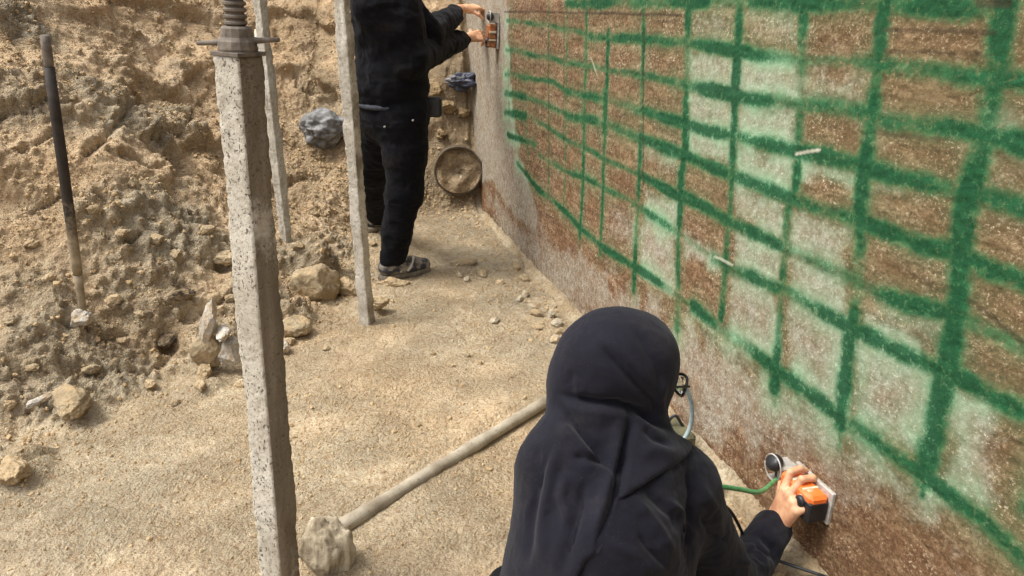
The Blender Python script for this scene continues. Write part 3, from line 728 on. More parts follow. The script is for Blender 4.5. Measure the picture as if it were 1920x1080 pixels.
_hz = np.concatenate(b.v)[:, 2]; _o.data.attributes.new('dust', 'FLOAT', 'POINT').data.foreach_set('value', (1 - sstep(bb[2] + .12 * bl, bb[2] + .62 * bl, _hz)).astype(np.float32))
b = MB(); b.tube([bb + bd * bl * k for k in (.90, .905, .96, 1.0)], [.0150, .0160, .0165, .0150], 14); b.build('socket_end', M_RUST, bar_t, True)
b = MB(); b.tube([bb - bd * .10, bb + bd * bl * .05, bb + bd * bl * .12, bb + bd * bl * .162], [.010, .014, .0155, .0164], 14); b.build('tip', M_BARD, bar_t, True)

# strut lying across the floor from the post to the wall
q0 = G(622, 985, .028); q1 = G(1045, 728, .03)
dl = nrm(q1 - q0); q2 = q1 + dl * .62
pts = [q0 + (q2 - q0) * t for t in np.linspace(0, 1, 60)]
pts = np.array(pts); pts[:, 2] = [max(gz(x, y) - .008, .0) for x, y in pts[:, :2]]
k = np.ones(15) / 15; pts[:, 2] = np.polyval(np.polyfit(np.arange(60), pts[:, 2], 1), np.arange(60)) + .004
M_STRUT = simple('dusty_pipe', S(122, 110, 92), S(176, 166, 146), 12, .9, 0, .004, 5, .15, None, S(120, 100, 74))
b = MB(); rr = .0215 + .003 * np.array([vnoise(np.array([[t * 14, 2, 3]]))[0] for t in np.linspace(0, 1, 60)]); b.tube(pts, rr, 18)
tag(b.build('strut_pipe', M_STRUT, None, True), 'dusty round strut lying across the trench floor, half sunk in sand', 'strut')

# pipe mouth in the end of the trench
pc = snap(860, 316)
pr = 44 * proj(pc)[2] / F_PX
pd = nrm([.10, -1, .10])
M_CLAY = simple('earth_stained_pipe', S(48, 40, 31), S(104, 90, 70), 12, .85, 0, .003)
pipe_t = thing('drain_pipe', pc, 'round earth stained pipe mouth sticking out at the trench end', 'pipe')
o0 = pc + pd * .02
b = MB(); b.lathe(o0, pd, [(-.25, pr * .97), (.075, pr * .97), (.08, pr * 1.0), (.12, pr * 1.02), (.125, pr * 1.0), (.125, pr * .935), (.12, pr * .925), (-.25, pr * .925)], 40); b.build('rim', M_CLAY, pipe_t, True)
n = 26; vv = [o0 + pd * .10]; ff = []
N1 = nrm(np.cross(pd, [0, 0, 1])); N2 = np.cross(N1, pd)
for r in range(1, 9):
    for q in range(n):
        a = 2 * math.pi * q / n; p_ = o0 + (N1 * math.cos(a) + N2 * math.sin(a)) * pr * .935 * r / 8 + pd * (.100 - .030 * N2[2] * math.sin(a) * r / 8)
        vv.append(p_ + pd * .035 * vnoise(np.array([p_ * 14]))[0] + pd * .016 * vnoise(np.array([p_ * 45]))[0])
for q in range(n): ff.append([0, 1 + q, 1 + (q + 1) % n])
for r in range(7):
    for q in range(n): ff.append([1 + r*n + q, 1 + (r+1)*n + q, 1 + (r+1)*n + (q+1) % n, 1 + r*n + (q+1) % n])
o = mesh_obj('earth_plug', vv, ff, M_SOIL, pipe_t, True, {'shaded': np.full(len(vv), .22)})  # plug painted darker for the shade inside the pipe
b = MB(); rp = PY(865, 350, pc[1] - .16); b.tube([rp + np.array([0, .02, -.02]), rp + np.array([-.002, .03, .07])], [.006, .005], 8)
b.build('wire', M_PALEWOOD, pipe_t, True)

# ------------------------------------------------------------------ rocks
def ico(sub):
    t = (1 + 5 ** .5) / 2
    v = [(-1,t,0),(1,t,0),(-1,-t,0),(1,-t,0),(0,-1,t),(0,1,t),(0,-1,-t),(0,1,-t),(t,0,-1),(t,0,1),(-t,0,-1),(-t,0,1)]
    f = [(0,11,5),(0,5,1),(0,1,7),(0,7,10),(0,10,11),(1,5,9),(5,11,4),(11,10,2),(10,7,6),(7,1,8),(3,9,4),(3,4,2),(3,2,6),(3,6,8),(3,8,9),(4,9,5),(2,4,11),(6,2,10),(8,6,7),(9,8,1)]
    v = [nrm(p) for p in v]
    for _ in range(sub):
        c = {}; nf = []
        def mid(a, b_):
            k_ = (min(a, b_), max(a, b_))
            if k_ not in c: c[k_] = len(v); v.append(nrm(v[a] + v[b_]))
            return c[k_]
        for (a, b_, d) in f:
            x, y, z = mid(a, b_), mid(b_, d), mid(d, a); nf += [(a,x,z),(b_,y,x),(d,z,y),(x,y,z)]
        f = nf
    return np.array(v), np.array(f)
ICO4, ICO4F = ico(4); ICO2, ICO2F = ico(2); ICO1, ICO1F = ico(1)
def rock_verts(size, seed, facets=9, rough=.10, base=(ICO4, ICO4F)):
    r = np.random.RandomState(seed); d = base[0]
    rad = np.full(len(d), 1.0)
    for _ in range(facets):
        n_ = nrm(r.normal(size=3)); h_ = r.uniform(.62, .9)
        c_ = d @ n_; rad = np.minimum(rad, np.where(c_ > .05, h_ / np.maximum(c_, .05), 9))
    v = d * rad[:, None]
    v = v * (1 + rough * fbm(v * 2.2 + seed, 4) + rough * .5 * fbm(v * 7 + seed, 3))[:, None]
    a = r.uniform(0, 6.28); R_ = np.array([[math.cos(a), -math.sin(a), 0], [math.sin(a), math.cos(a), 0], [0, 0, 1]])
    return (v * np.array(size)) @ R_.T
def stone_mat(name, a, b_, c_):
    m = NT(name); n = m.noise(12, 5, .6); n2 = m.noise(70, 4, .7); n3 = m.noise(260, 3, .7)
    c = m.ramp(n, [(.3, a), (.55, b_), (.75, c_)]); c = m.mix(m.ramp(n2, [(.36, .45), (.5, 0.0)]), c, S(110, 88, 62))
    c = m.mix(m.ramp(m.noise(20, 5, .65), [(.46, 0.0), (.62, .7)]), c, S(184, 158, 120))
    return m.fin(c, .94, m.bump(m.math('ADD', n2, m.math('MULTIPLY', n3, .5)), .009, 1.0), spec=.12)
M_CLODG = stone_mat('grey_clod', S(142, 125, 98), S(168, 151, 122), S(190, 175, 146))
M_CLODT = stone_mat('tan_clod', S(166, 144, 112), S(188, 167, 134), S(206, 189, 158))
M_DARKCLOD = stone_mat('dark_clod', S(110, 92, 66), S(136, 116, 86), S(160, 140, 108))  # darker brown tone for the clods at the trench end
M_WHITE = stone_mat('white_plaster', S(164, 154, 138), S(200, 193, 180), S(220, 215, 205))
M_PALEST = stone_mat('pale_rubble', S(158, 146, 124), S(188, 177, 154), S(206, 197, 178))
M_DARKLUMP = stone_mat('dark_lump', S(58, 52, 46), S(84, 76, 66), S(112, 102, 88))
def rock(px, py, w, size, seed, mat, label, name='rock', group=None, sink=.38, facets=15, rough=.24):
    """w: width in photo pixels, size: proportions"""
    c = snap(px, py); k = .5 * w * proj(c)[2] / F_PX
    v = rock_verts(np.array(size) * k, seed, facets, rough)
    v = v + c + np.array([0, 0, k * size[2] * (1 - 2 * sink)])
    return tag(mesh_obj(name, v, ICO4F, mat, None, True), label, 'rock', group)
rock(590, 548, 105, (1, .8, .85), 5, M_CLODG, 'large grey broken clod at the foot of the bank left of the slim pole', 'earth_clod', None, .35, 12, .16)
rock(652, 548, 60, (1, .8, .8), 9, M_CLODT, 'pale tan rock wedged between the grey clod and the slim pole', 'rock', None, .3)
rock(712, 572, 46, (1, .8, .6), 14, M_CLODT, 'flat tan stone just right of the slim pole foot', 'rock', None, .3)
rock(735, 530, 62, (1, .7, .3), 15, M_CLODT, 'flat stone slab under the heel of the grey shoe', 'rock', None, .35)
rock(556, 618, 62, (1, .8, .7), 19, M_CLODG, 'grey brown clod just right of the screw jack post shaft', 'earth_clod', None, .3, 10, .16)
rock(525, 660, 40, (1, .8, .9), 22, M_WHITE, 'white plaster lump peeking out right of the post shaft', 'plaster_lump', None, .25)
rock(155, 606, 46, (1, .8, .8), 31, M_WHITE, 'pale lump caked round the tip of the digging bar', 'plaster_lump', None, .2)
rock(135, 762, 120, (1, .55, .42), 37, M_CLODG, 'dark edged flat grey clod lying on the lower bank', 'earth_clod', None, .3, 12, .18)
rock(78, 752, 60, (1, .35, .3), 38, M_WHITE, 'thin white sliver of plaster beside the flat grey clod', 'plaster_lump', None, .3)
rock(30, 888, 90, (1, .7, .5), 41, M_CLODT, 'low tan lump on the sand at the bank foot', 'earth_clod', None, .35)
rock(320, 636, 62, (1, .7, .45), 43, M_DARKLUMP, 'dark half buried lump standing in for a shaded hole left of the white plaster chunk', 'rock', None, .35)  # dark lump added where a hole lies in shade
rock(340, 552, 50, (1, .7, .5), 44, M_DARKLUMP, 'small dark rock higher on the bank above the half buried lump', 'rock', None, .35)
rock(385, 700, 54, (1, .6, .6), 47, M_CLODT, 'tan stone below the white plaster chunk', 'rock', None, .3)
rock(375, 725, 40, (1, .6, .5), 48, M_CLODT, 'small tan stone at the bank foot below the plaster chunk', 'rock', None, .3)
rock(420, 490, 52, (1, .7, .6), 49, M_CLODT, 'tan rock jutting from the bank left of the post shaft', 'rock', None, .3)
# white plaster chunk: upright shard and a broken branch-like arm
wc = snap(405, 690); wk = proj(wc)[2] / F_PX
ch = thing('plaster_chunk', wc, 'white broken plaster chunk with an upright shard leaning by the post', 'plaster chunk')
def part_rock(name, px, py, size_px, seed, mat, parent, tilt=0):
    c = PY(px, py, wc[1] - .03); v = rock_verts(np.array(size_px) * wk * .5, seed, 10, .14)
    ct, st_ = math.cos(tilt), math.sin(tilt); R_ = np.array([[ct, 0, st_], [0, 1, 0], [-st_, 0, ct]])
    return mesh_obj(name, v @ R_.T + c, ICO4F, mat, parent, True)
part_rock('shard', 392, 606, (42, 30, 96), 3, M_WHITE, ch, .28)
part_rock('lump', 388, 662, (66, 50, 72), 8, M_CLODG, ch, .1)
part_rock('arm', 420, 622, (90, 30, 24), 12, M_WHITE, ch, -.30)
part_rock('lump', 434, 662, (50, 50, 64), 17, M_WHITE, ch, .2)
# stub of split timber beside the post foot
M_STUB = simple('split_timber', S(112, 98, 78), S(206, 192, 164), 26, .9, 0, .008, 5, .2, (1, 1, .10), S(80, 66, 50))
sc = G(612, 1062, .0); sk = proj(sc)[2] / F_PX
vv = rock_verts(np.array([50, 42, 74]) * sk, 77, 16, .16)
an = np.arctan2(vv[:, 1], vv[:, 0]); rr_ = np.hypot(vv[:, 0], vv[:, 1])
gv = .005 * fbm(np.stack([an * 6, vv[:, 2] * 9, an * 0], 1), 3)
vv = vv + np.stack([np.cos(an) * gv, np.sin(an) * gv, .006 * fbm(vv * 60, 2)], 1)
vv = vv + sc + np.array([0, .02, .030])
tag(mesh_obj('timber_stub', vv, ICO4F, M_STUB, None, True), 'rough broken lump of split timber with pale top beside the post foot', 'timber stub')
# crumpled plastic
def crumple(px, py, w, size, seed, mat, label, name):
    c = snap(px, py); k = .5 * w * proj(c)[2] / F_PX; d = ICO4
    v = d * (1 + .60 * fbm(d * 1.2 + seed, 2) + .24 * fbm(d * 2.4 + seed, 3, ridged=True) - .15)[:, None] * np.array(size) * k
    return tag(mesh_obj(name, v + c + np.array([0, -.02, k * size[2] * .35]), ICO4F, mat, None, True), label, 'plastic')
mp = NT('blue_grey_plastic'); n_ = mp.noise(30, 4)
M_PLAST = mp.fin(mp.ramp(n_, [(.35, S(78, 78, 78)), (.65, S(132, 130, 126))]), .6, mp.bump(n_, .01, .8))
M_NAVY = simple('navy_plastic', S(24, 26, 38), S(58, 62, 78), 20, .45)
crumple(612, 252, 96, (1, .55, .62), 3, M_PLAST, 'crumpled blue grey plastic bag caught on the bank', 'plastic_bag')
crumple(868, 160, 58, (1, .6, .5), 5, M_NAVY, 'crumpled dark navy sheet on the trench end bank', 'plastic_sheet')
crumple(852, 152, 40, (1, .5, .35), 8, M_PLAST, 'small pale plastic scrap beside the navy sheet', 'plastic_scrap')
# grey rubble on the floor near the wall
RUB = [(870, 492, 60, (1, .45, .3), M_CLODG, 'long flat grey mortar slab on the far floor'), (905, 512, 44, (1, .4, .3), M_CLODG, 'dark edged mortar slab next to the long flat one'),
       (862, 515, 16, (1, .8, .8), M_PALEST, None), (873, 524, 14, (1, .8, .8), M_PALEST, None), (940, 528, 20, (1, .8, .5), M_CLODT, None), (975, 560, 18, (1, .7, .7), M_PALEST, None), (988, 552, 20, (1, .7, .7), M_PALEST, None),
       (1005, 588, 30, (1, .6, .5), M_CLODG, None), (1000, 575, 26, (1, .6, .5), M_PALEST, None), (1035, 590, 22, (1, .9, .9), M_PALEST, None), (1045, 606, 26, (1, .9, .8), M_PALEST, None), (1050, 622, 22, (1, .8, .8), M_CLODG, None),
       (1042, 636, 28, (1, .8, .6), M_PALEST, None), (985, 522, 20, (1, .8, .8), M_CLODG, None), (970, 502, 18, (1, .8, .8), M_CLODG, None), (930, 600, 26, (1, .8, .4), M_PALEST, None), (1010, 612, 20, (1, .8, .5), M_CLODT, None)]
for i, (px, py, w, sz, mt, lb) in enumerate(RUB):
    tone = 'grey' if mt is M_CLODG else ('tan' if mt is M_CLODT else 'pale')
    where = 'by the mortar slabs on the far floor' if px < 880 else ('on the sand away from the wall foot' if px < 965 else ('in the gap beside the footing strip' if px > 1025 else 'strewn near the foot of the wall'))
    rock(px, py, w, sz, 60 + i, mt, lb or 'small %s rubble stone %s' % (tone, where), 'rubble_stone', None if lb else 'rubble stones along the wall foot', .3)
BK = [(505, 270, 34), (180, 395, 30), (250, 345, 26), (60, 460, 34), (120, 350, 22), (215, 560, 30), (60, 690, 34), (285, 720, 32), (170, 690, 36), (235, 640, 26), (430, 560, 24), (95, 520, 26),
      (560, 460, 30), (620, 450, 26), (505, 520, 24), (590, 400, 26), (20, 600, 30), (260, 590, 24), (330, 480, 30), (390, 430, 34), (290, 450, 32), (230, 440, 28), (450, 720, 26), (545, 640, 26), (610, 650, 20), (330, 755, 22), (20, 760, 30), (700, 455, 22), (830, 250, 30), (820, 170, 36), (870, 215, 30), (845, 200, 40)]
for i, (px, py, w) in enumerate(BK):
    rr_ = np.random.RandomState(200 + i); mt = M_DARKCLOD if px > 800 else (M_CLODG if rr_.rand() < .5 else M_CLODT)
    tone = 'grey' if mt is M_CLODG else ('dark brown' if mt is M_DARKCLOD else 'tan')
    LM = {'beside the digging bar': (150, 450), 'left of the white plaster chunk': (250, 600), 'near the flat grey clod low on the bank': (140, 740), 'left of the post shaft': (370, 450), 'between the post shaft and the slim pole': (590, 480), 'at the bank foot beside the post': (480, 690), 'above the pipe mouth': (840, 200), 'below the slim pale pole': (540, 430)}
    where = min(LM, key=lambda k: (LM[k][0] - px) ** 2 + (LM[k][1] - py) ** 2)
    rock(px, py, w, (1, rr_.uniform(.6, .9), rr_.uniform(.5, .8)), 100 + i, mt, '%s %s loose clod %s' % ('tiny' if w < 25 else ('small' if w < 31 else 'fist sized'), tone, where), 'earth_clod', 'small loose clods on the bank', .40, 13, .26)

M_SOILC = stone_mat('crumb_soil', S(176, 148, 110), S(200, 174, 134), S(214, 194, 158))
# loose crumbs of soil and gravel: nobody could count them
cr = np.random.RandomState(3); idx = np.where(okt & (TU > -150) & (TU < 1500) & (TV > -80) & (TV < 1250) & (TD < 7))[0]
wdist = (TP[idx] - WO) @ WN
patch = sstep(-.2, .4, fbm(TP[idx] * 2.7 + 12, 3))
w_ = (.06 + 1.1 * bank[idx]) * (.3 + 1.4 * patch); w_[wdist < .05] = 0
w_ *= 1 + 5 * np.exp(-(wdist / .16) ** 2) * (1 - bank[idx])
pick_i = cr.choice(idx, 9000, replace=True, p=w_ / w_.sum())
w2 = (.55 + .45 * bank[idx]) * (.35 + patch); w2[wdist < .05] = 0
pick_s = cr.choice(idx, 26000, replace=True, p=w2 / w2.sum())
ICO0, ICO0F = ico(0)
def crumbs(name, sel, mat, lo, hi, seed, pw=3.2):
    rg = np.random.RandomState(seed); bv, bf_ = ICO0, ICO0F
    n_ = len(sel); sz = lo + (hi - lo) * rg.rand(n_) ** pw
    sc_ = sz[:, None] * rg.uniform(.6, 1.05, (n_, 3)); ang = rg.uniform(0, 6.28, n_)
    jit = 1 + .34 * (rg.rand(n_, len(bv)) - .5) * 2
    v = bv[None] * jit[..., None] * sc_[:, None, :]
    ca, sa_ = np.cos(ang)[:, None], np.sin(ang)[:, None]
    x = v[..., 0] * ca - v[..., 1] * sa_; y = v[..., 0] * sa_ + v[..., 1] * ca
    v = np.stack([x, y, v[..., 2]], -1) + TP[sel][:, None, :] + np.array([0, 0, 1]) * (sz * .2)[:, None, None] + np.concatenate([rg.uniform(-.004, .004, (n_, 1, 2)), np.zeros((n_, 1, 1))], 2)
    f = (bf_[None] + (np.arange(n_) * len(bv))[:, None, None]).reshape(-1, 3)
    o = mesh_obj(name, v.reshape(-1, 3), f, mat, None, False); o['kind'] = 'stuff'; return o
o = crumbs('soil_crumbs', pick_i[:6000], M_SOILC, .004, .015, 1); o['label'] = 'tan soil crumbs strewn over the bank and floor'; o['category'] = 'crumbs'
o = crumbs('gravel', pick_i[6000:], M_CLODG, .003, .013, 2); o['label'] = 'grey gravel strewn over the bank and wall foot'; o['category'] = 'gravel'
o = crumbs('sand_grains', pick_s, M_SOILC, .0022, .0065, 4, 2.0); o['label'] = 'coarse sand grains covering the trench floor'; o['category'] = 'sand'

# ------------------------------------------------------------------ signed distance sculpting (for people)
class SDF:
    def __init__(s, lo, hi, h):
        s.lo = np.array(lo, float); s.h = h; n = np.ceil((np.array(hi) - s.lo) / h).astype(int) + 1
        s.ax = [s.lo[i] + h * np.arange(n[i]) for i in range(3)]
        s.v = np.full(tuple(n), .5, np.float32)
    def _sub(s, lo, hi):
        sl = tuple(slice(max(0, int((lo[i] - s.lo[i]) / s.h)), max(0, min(s.v.shape[i], int((hi[i] - s.lo[i]) / s.h) + 2))) for i in range(3))
        X = s.ax[0][sl[0]][:, None, None].astype(np.float32); Y = s.ax[1][sl[1]][None, :, None].astype(np.float32); Z = s.ax[2][sl[2]][None, None, :].astype(np.float32)
        return sl, X, Y, Z
    def _put(s, sl, d, k):
        a = s.v[sl]
        if k <= 0: s.v[sl] = np.minimum(a, d)
        else:
            hh = np.clip(.5 + .5 * (a - d) / k, 0, 1); s.v[sl] = a * (1 - hh) + d * hh - k * hh * (1 - hh)
    def cap(s, p, q, r1, r2=None, k=.02):
        p = np.array(p, float); q = np.array(q, float); r2 = r1 if r2 is None else r2; m = max(r1, r2) + k * 1.5 + 4 * s.h + .02
        sl, X, Y, Z = s._sub(np.minimum(p, q) - m, np.maximum(p, q) + m)
        ab = q - p; L = float(ab @ ab) + 1e-12
        t = np.clip(((X - p[0]) * ab[0] + (Y - p[1]) * ab[1] + (Z - p[2]) * ab[2]) / L, 0, 1)
        d = np.sqrt((X - p[0] - t * ab[0]) ** 2 + (Y - p[1] - t * ab[1]) ** 2 + (Z - p[2] - t * ab[2]) ** 2) - (r1 + (r2 - r1) * t)
        s._put(sl, d, k); return s
    def chain(s, pts, rad, k=.02):
        for i in range(len(pts) - 1): s.cap(pts[i], pts[i+1], rad[i], rad[i+1], k)
        return s
    def _ell(s, c, axes, r, m):
        c = np.array(c, float); R_ = max(r) + m
        sl, X, Y, Z = s._sub(c - R_, c + R_)
        k0 = 0; k1 = 0
        for a, ri in zip(axes, r):
            a = nrm(a); e = (X - c[0]) * a[0] + (Y - c[1]) * a[1] + (Z - c[2]) * a[2]
            k0 = k0 + (e / ri) ** 2; k1 = k1 + (e / (ri * ri)) ** 2
        k0 = np.sqrt(k0); return sl, k0 * (k0 - 1) / (np.sqrt(k1) + 1e-9)
    def ell(s, c, axes, r, k=.02):
        sl, d = s._ell(c, axes, r, k * 1.5 + 4 * s.h + .02); s._put(sl, d, k); return s
    def cut(s, c, axes, r, k=.01):
        sl, d = s._ell(c, axes, r, .05); a = s.v[sl]; d = -d
        hh = np.clip(.5 - .5 * (a - d) / k, 0, 1); s.v[sl] = a * (1 - hh) + d * hh + k * hh * (1 - hh); return s
    def plane_cut(s, p, n):
        """keep the side the normal points away from"""
        n = nrm(n); X, Y, Z = s.ax
        d = ((X[:, None, None] - p[0]) * n[0] + (Y[None, :, None] - p[1]) * n[1] + (Z[None, None, :] - p[2]) * n[2]).astype(np.float32)
        s.v = np.maximum(s.v, d); return s
    def plane_cut_local(s, p, n, r):
        n = nrm(n); p = np.array(p); sl, X, Y, Z = s._sub(p - r, p + r)
        d = (X - p[0]) * n[0] + (Y - p[1]) * n[1] + (Z - p[2]) * n[2]
        rr = np.sqrt((X - p[0]) ** 2 + (Y - p[1]) ** 2 + (Z - p[2]) ** 2) - r * .95
        s.v[sl] = np.where(rr < 0, np.maximum(s.v[sl], d), s.v[sl]); return s
    def mesh(s):
        F = s.v.copy(); F[0] = F[-1] = .5; F[:, 0] = F[:, -1] = .5; F[:, :, 0] = F[:, :, -1] = .5
        I = F < 0
        c8 = [(i, j, k) for i in (0, 1) for j in (0, 1) for k in (0, 1)]
        sh = [n - 1 for n in F.shape]
        cnt = np.zeros(sh, np.uint8)
        for (i, j, k) in c8: cnt += I[i:i+sh[0], j:j+sh[1], k:k+sh[2]]
        act = (cnt > 0) & (cnt < 8); ai = np.argwhere(act)
        vid = np.full(sh, -1, np.int32); vid[act] = np.arange(len(ai))
        vals = np.stack([F[ai[:, 0]+i, ai[:, 1]+j, ai[:, 2]+k] for (i, j, k) in c8], 1)
        acc = np.zeros((len(ai), 3)); num = np.zeros(len(ai))
        for a in range(8):
            for b_ in range(a+1, 8):
                da = np.array(c8[b_]) - np.array(c8[a])
                if np.abs(da).sum() != 1: continue
                m = (vals[:, a] < 0) != (vals[:, b_] < 0); t = vals[m, a] / (vals[m, a] - vals[m, b_])
                acc[m] += np.array(c8[a]) + t[:, None] * da; num[m] += 1
        V = s.lo + s.h * (ai + acc / num[:, None])
        fs = []
        for ax in range(3):
            o1, o2 = [(1, 2), (2, 0), (0, 1)][ax]
            n = list(F.shape)
            sa = [slice(None)]*3; sb = [slice(None)]*3; sa[ax] = slice(0, n[ax]-1); sb[ax] = slice(1, n[ax])
            A_ = I[tuple(sa)]; B_ = I[tuple(sb)]; e = np.argwhere(A_ != B_)
            e = e[(e[:, o1] > 0) & (e[:, o2] > 0) & (e[:, o1] < sh[o1]) & (e[:, o2] < sh[o2])]
            d1 = np.zeros(3, int); d1[o1] = 1; d2 = np.zeros(3, int); d2[o2] = 1
            q = [vid[tuple((e - x).T)] for x in (d1 + d2, d2, 0 * d1, d1)]
            f = np.stack(q, 1); fl = A_[tuple(e.T)]
            f[~fl] = f[~fl][:, ::-1]; fs.append(f)
        Fc = np.concatenate(fs); Fc = Fc[(Fc >= 0).all(1)]
        return V, Fc
def vnormals(V, Fc):
    n = np.cross(V[Fc[:, 2]] - V[Fc[:, 0]], V[Fc[:, 3 if Fc.shape[1] > 3 else 1]] - V[Fc[:, 1 if Fc.shape[1] > 3 else 0]])
    N = np.zeros_like(V)
    for k in range(Fc.shape[1]):
        for c in range(3): N[:, c] += np.bincount(Fc[:, k], n[:, c], len(V))
    return N / (np.linalg.norm(N, axis=1, keepdims=True) + 1e-12)
def relax(V, Fc, it=2, lam=.5):
    for _ in range(it):
        S_ = np.zeros_like(V); C_ = np.zeros(len(V))
        for a, b_ in ((0, 1), (1, 2), (2, 3), (3, 0)):
            for c in range(3):
                S_[:, c] += np.bincount(Fc[:, a], V[Fc[:, b_], c], len(V)) + np.bincount(Fc[:, b_], V[Fc[:, a], c], len(V))
            C_ += np.bincount(Fc[:, a], minlength=len(V)) + np.bincount(Fc[:, b_], minlength=len(V))
        V = V + lam * (S_ / np.maximum(C_, 1)[:, None] - V)
    return V
def seg_d(px, py, pts):
    d = np.full(len(px), 1e9); p = np.stack([px, py], 1); pts = np.array(pts, float); sg = np.zeros(len(px)); tt = np.zeros(len(px))
    ln = np.linalg.norm(np.diff(pts, axis=0), axis=1); cum = np.concatenate([[0], np.cumsum(ln)])
    for i, (a, b_) in enumerate(zip(pts[:-1], pts[1:])):
        ab = b_ - a; t = np.clip(((p - a) @ ab) / (ab @ ab), 0, 1); q = p - (a + t[:, None] * ab); dd = np.linalg.norm(q, axis=1)
        m = dd < d; d[m] = dd[m]; sg[m] = np.sign(ab[0] * q[m, 1] - ab[1] * q[m, 0]); tt[m] = (cum[i] + t[m] * ln[i]) / cum[-1]
    return d, sg, sstep(0, .28, tt) * (1 - sstep(.72, 1, tt))
def folds(V, Fc, lines):
    """raise or press fold lines into cloth; lines: (pixel polyline, width px, height m, step m)"""
    N = vnormals(V, Fc); u, v, dep = proj(V); toc = CAM - V; toc /= np.linalg.norm(toc, axis=1)[:, None]
    fac = sstep(.0, .35, (N * toc).sum(1)); D_ = np.zeros(len(V))
    for (pts, w, h, step) in lines:
        d, sg, win = seg_d(u, v, pts)
        h *= 1.4; step *= 1.4; D_ += win * h * np.exp(-(d / w) ** 2)
        if step: D_ += win * step * np.where(sg > 0, np.exp(-d / (w * 2.2)), -np.exp(-d / (w * 2.2))) * (1 - np.exp(-(d / (w * .35)) ** 2)) * .5
    return V + N * (D_ * fac)[:, None]
def wrinkle(V, Fc, amp, freq, seed=0, stretch=(1, 1, 1), ridged=True):
    N = vnormals(V, Fc); q = V * np.array(stretch)
    wv = np.stack([vnoise(q * freq * .5 + seed), vnoise(q * freq * .5 + seed + 20), vnoise(q * freq * .5 + seed + 40)], 1) * .6
    return V + N * (amp * fbm(q * freq + wv + seed, 3, ridged=ridged))[:, None]

# ------------------------------------------------------------------ cloth and skin materials
def cloth(name, col, col2, weave=1400, rough=.92, sheen=.25):
    m = NT(name); n = m.noise(7, 4); w = m.noise(weave, 2, .6); f = m.noise(60, 4, .6)
    c = m.ramp(n, [(.3, col), (.7, col2)])
    c = m.mix(m.ramp(m.noise(9, 6, .75), [(.52, 0.0), (.85, .09)]), c, S(120, 108, 92))
    c = m.mix(m.ramp(m.noise(420, 2, .6), [(.68, 0.0), (.74, .25)]), c, S(140, 124, 100))
    return m.fin(c, rough, m.bump(m.math('ADD', m.math('MULTIPLY', f, .6), m.math('MULTIPLY', w, .25)), .003, .5), spec=.15, Sheen_Weight=sheen, Sheen_Roughness=.5)
M_HIJAB = cloth('dark_scarf', S(19, 19, 26), S(26, 26, 35), 1800, .9, .06)
M_JACKET = cloth('navy_jacket', S(13, 13, 19), S(19, 19, 28), 1400, .92, .06)
M_BLACK = cloth('black_cloth', S(7, 7, 10), S(12, 12, 17), 900, .95, .03)
M_TROUSER = cloth('black_trousers', S(6, 6, 9), S(10, 10, 15), 900, .95, .03)
def skin():
    m = NT('skin'); n = m.noise(45, 4); n2 = m.noise(420, 3)
    c = m.ramp(n, [(.3, S(186, 128, 96)), (.55, S(206, 158, 120)), (.75, S(216, 176, 138))])
    return m.fin(c, .55, m.bump(n2, .0012, .5), Subsurface_Weight=.12, Subsurface_Radius=(.01, .004, .002), Subsurface_Scale=.5)
M_SKIN = skin()
M_BLACKP = simple('black_plastic', S(22, 22, 24), S(38, 38, 40), 30, .45, 0, .001)
M_RUBBER = simple('dark_rubber', S(34, 32, 32), S(62, 58, 54), 40, .8, 0, .002)

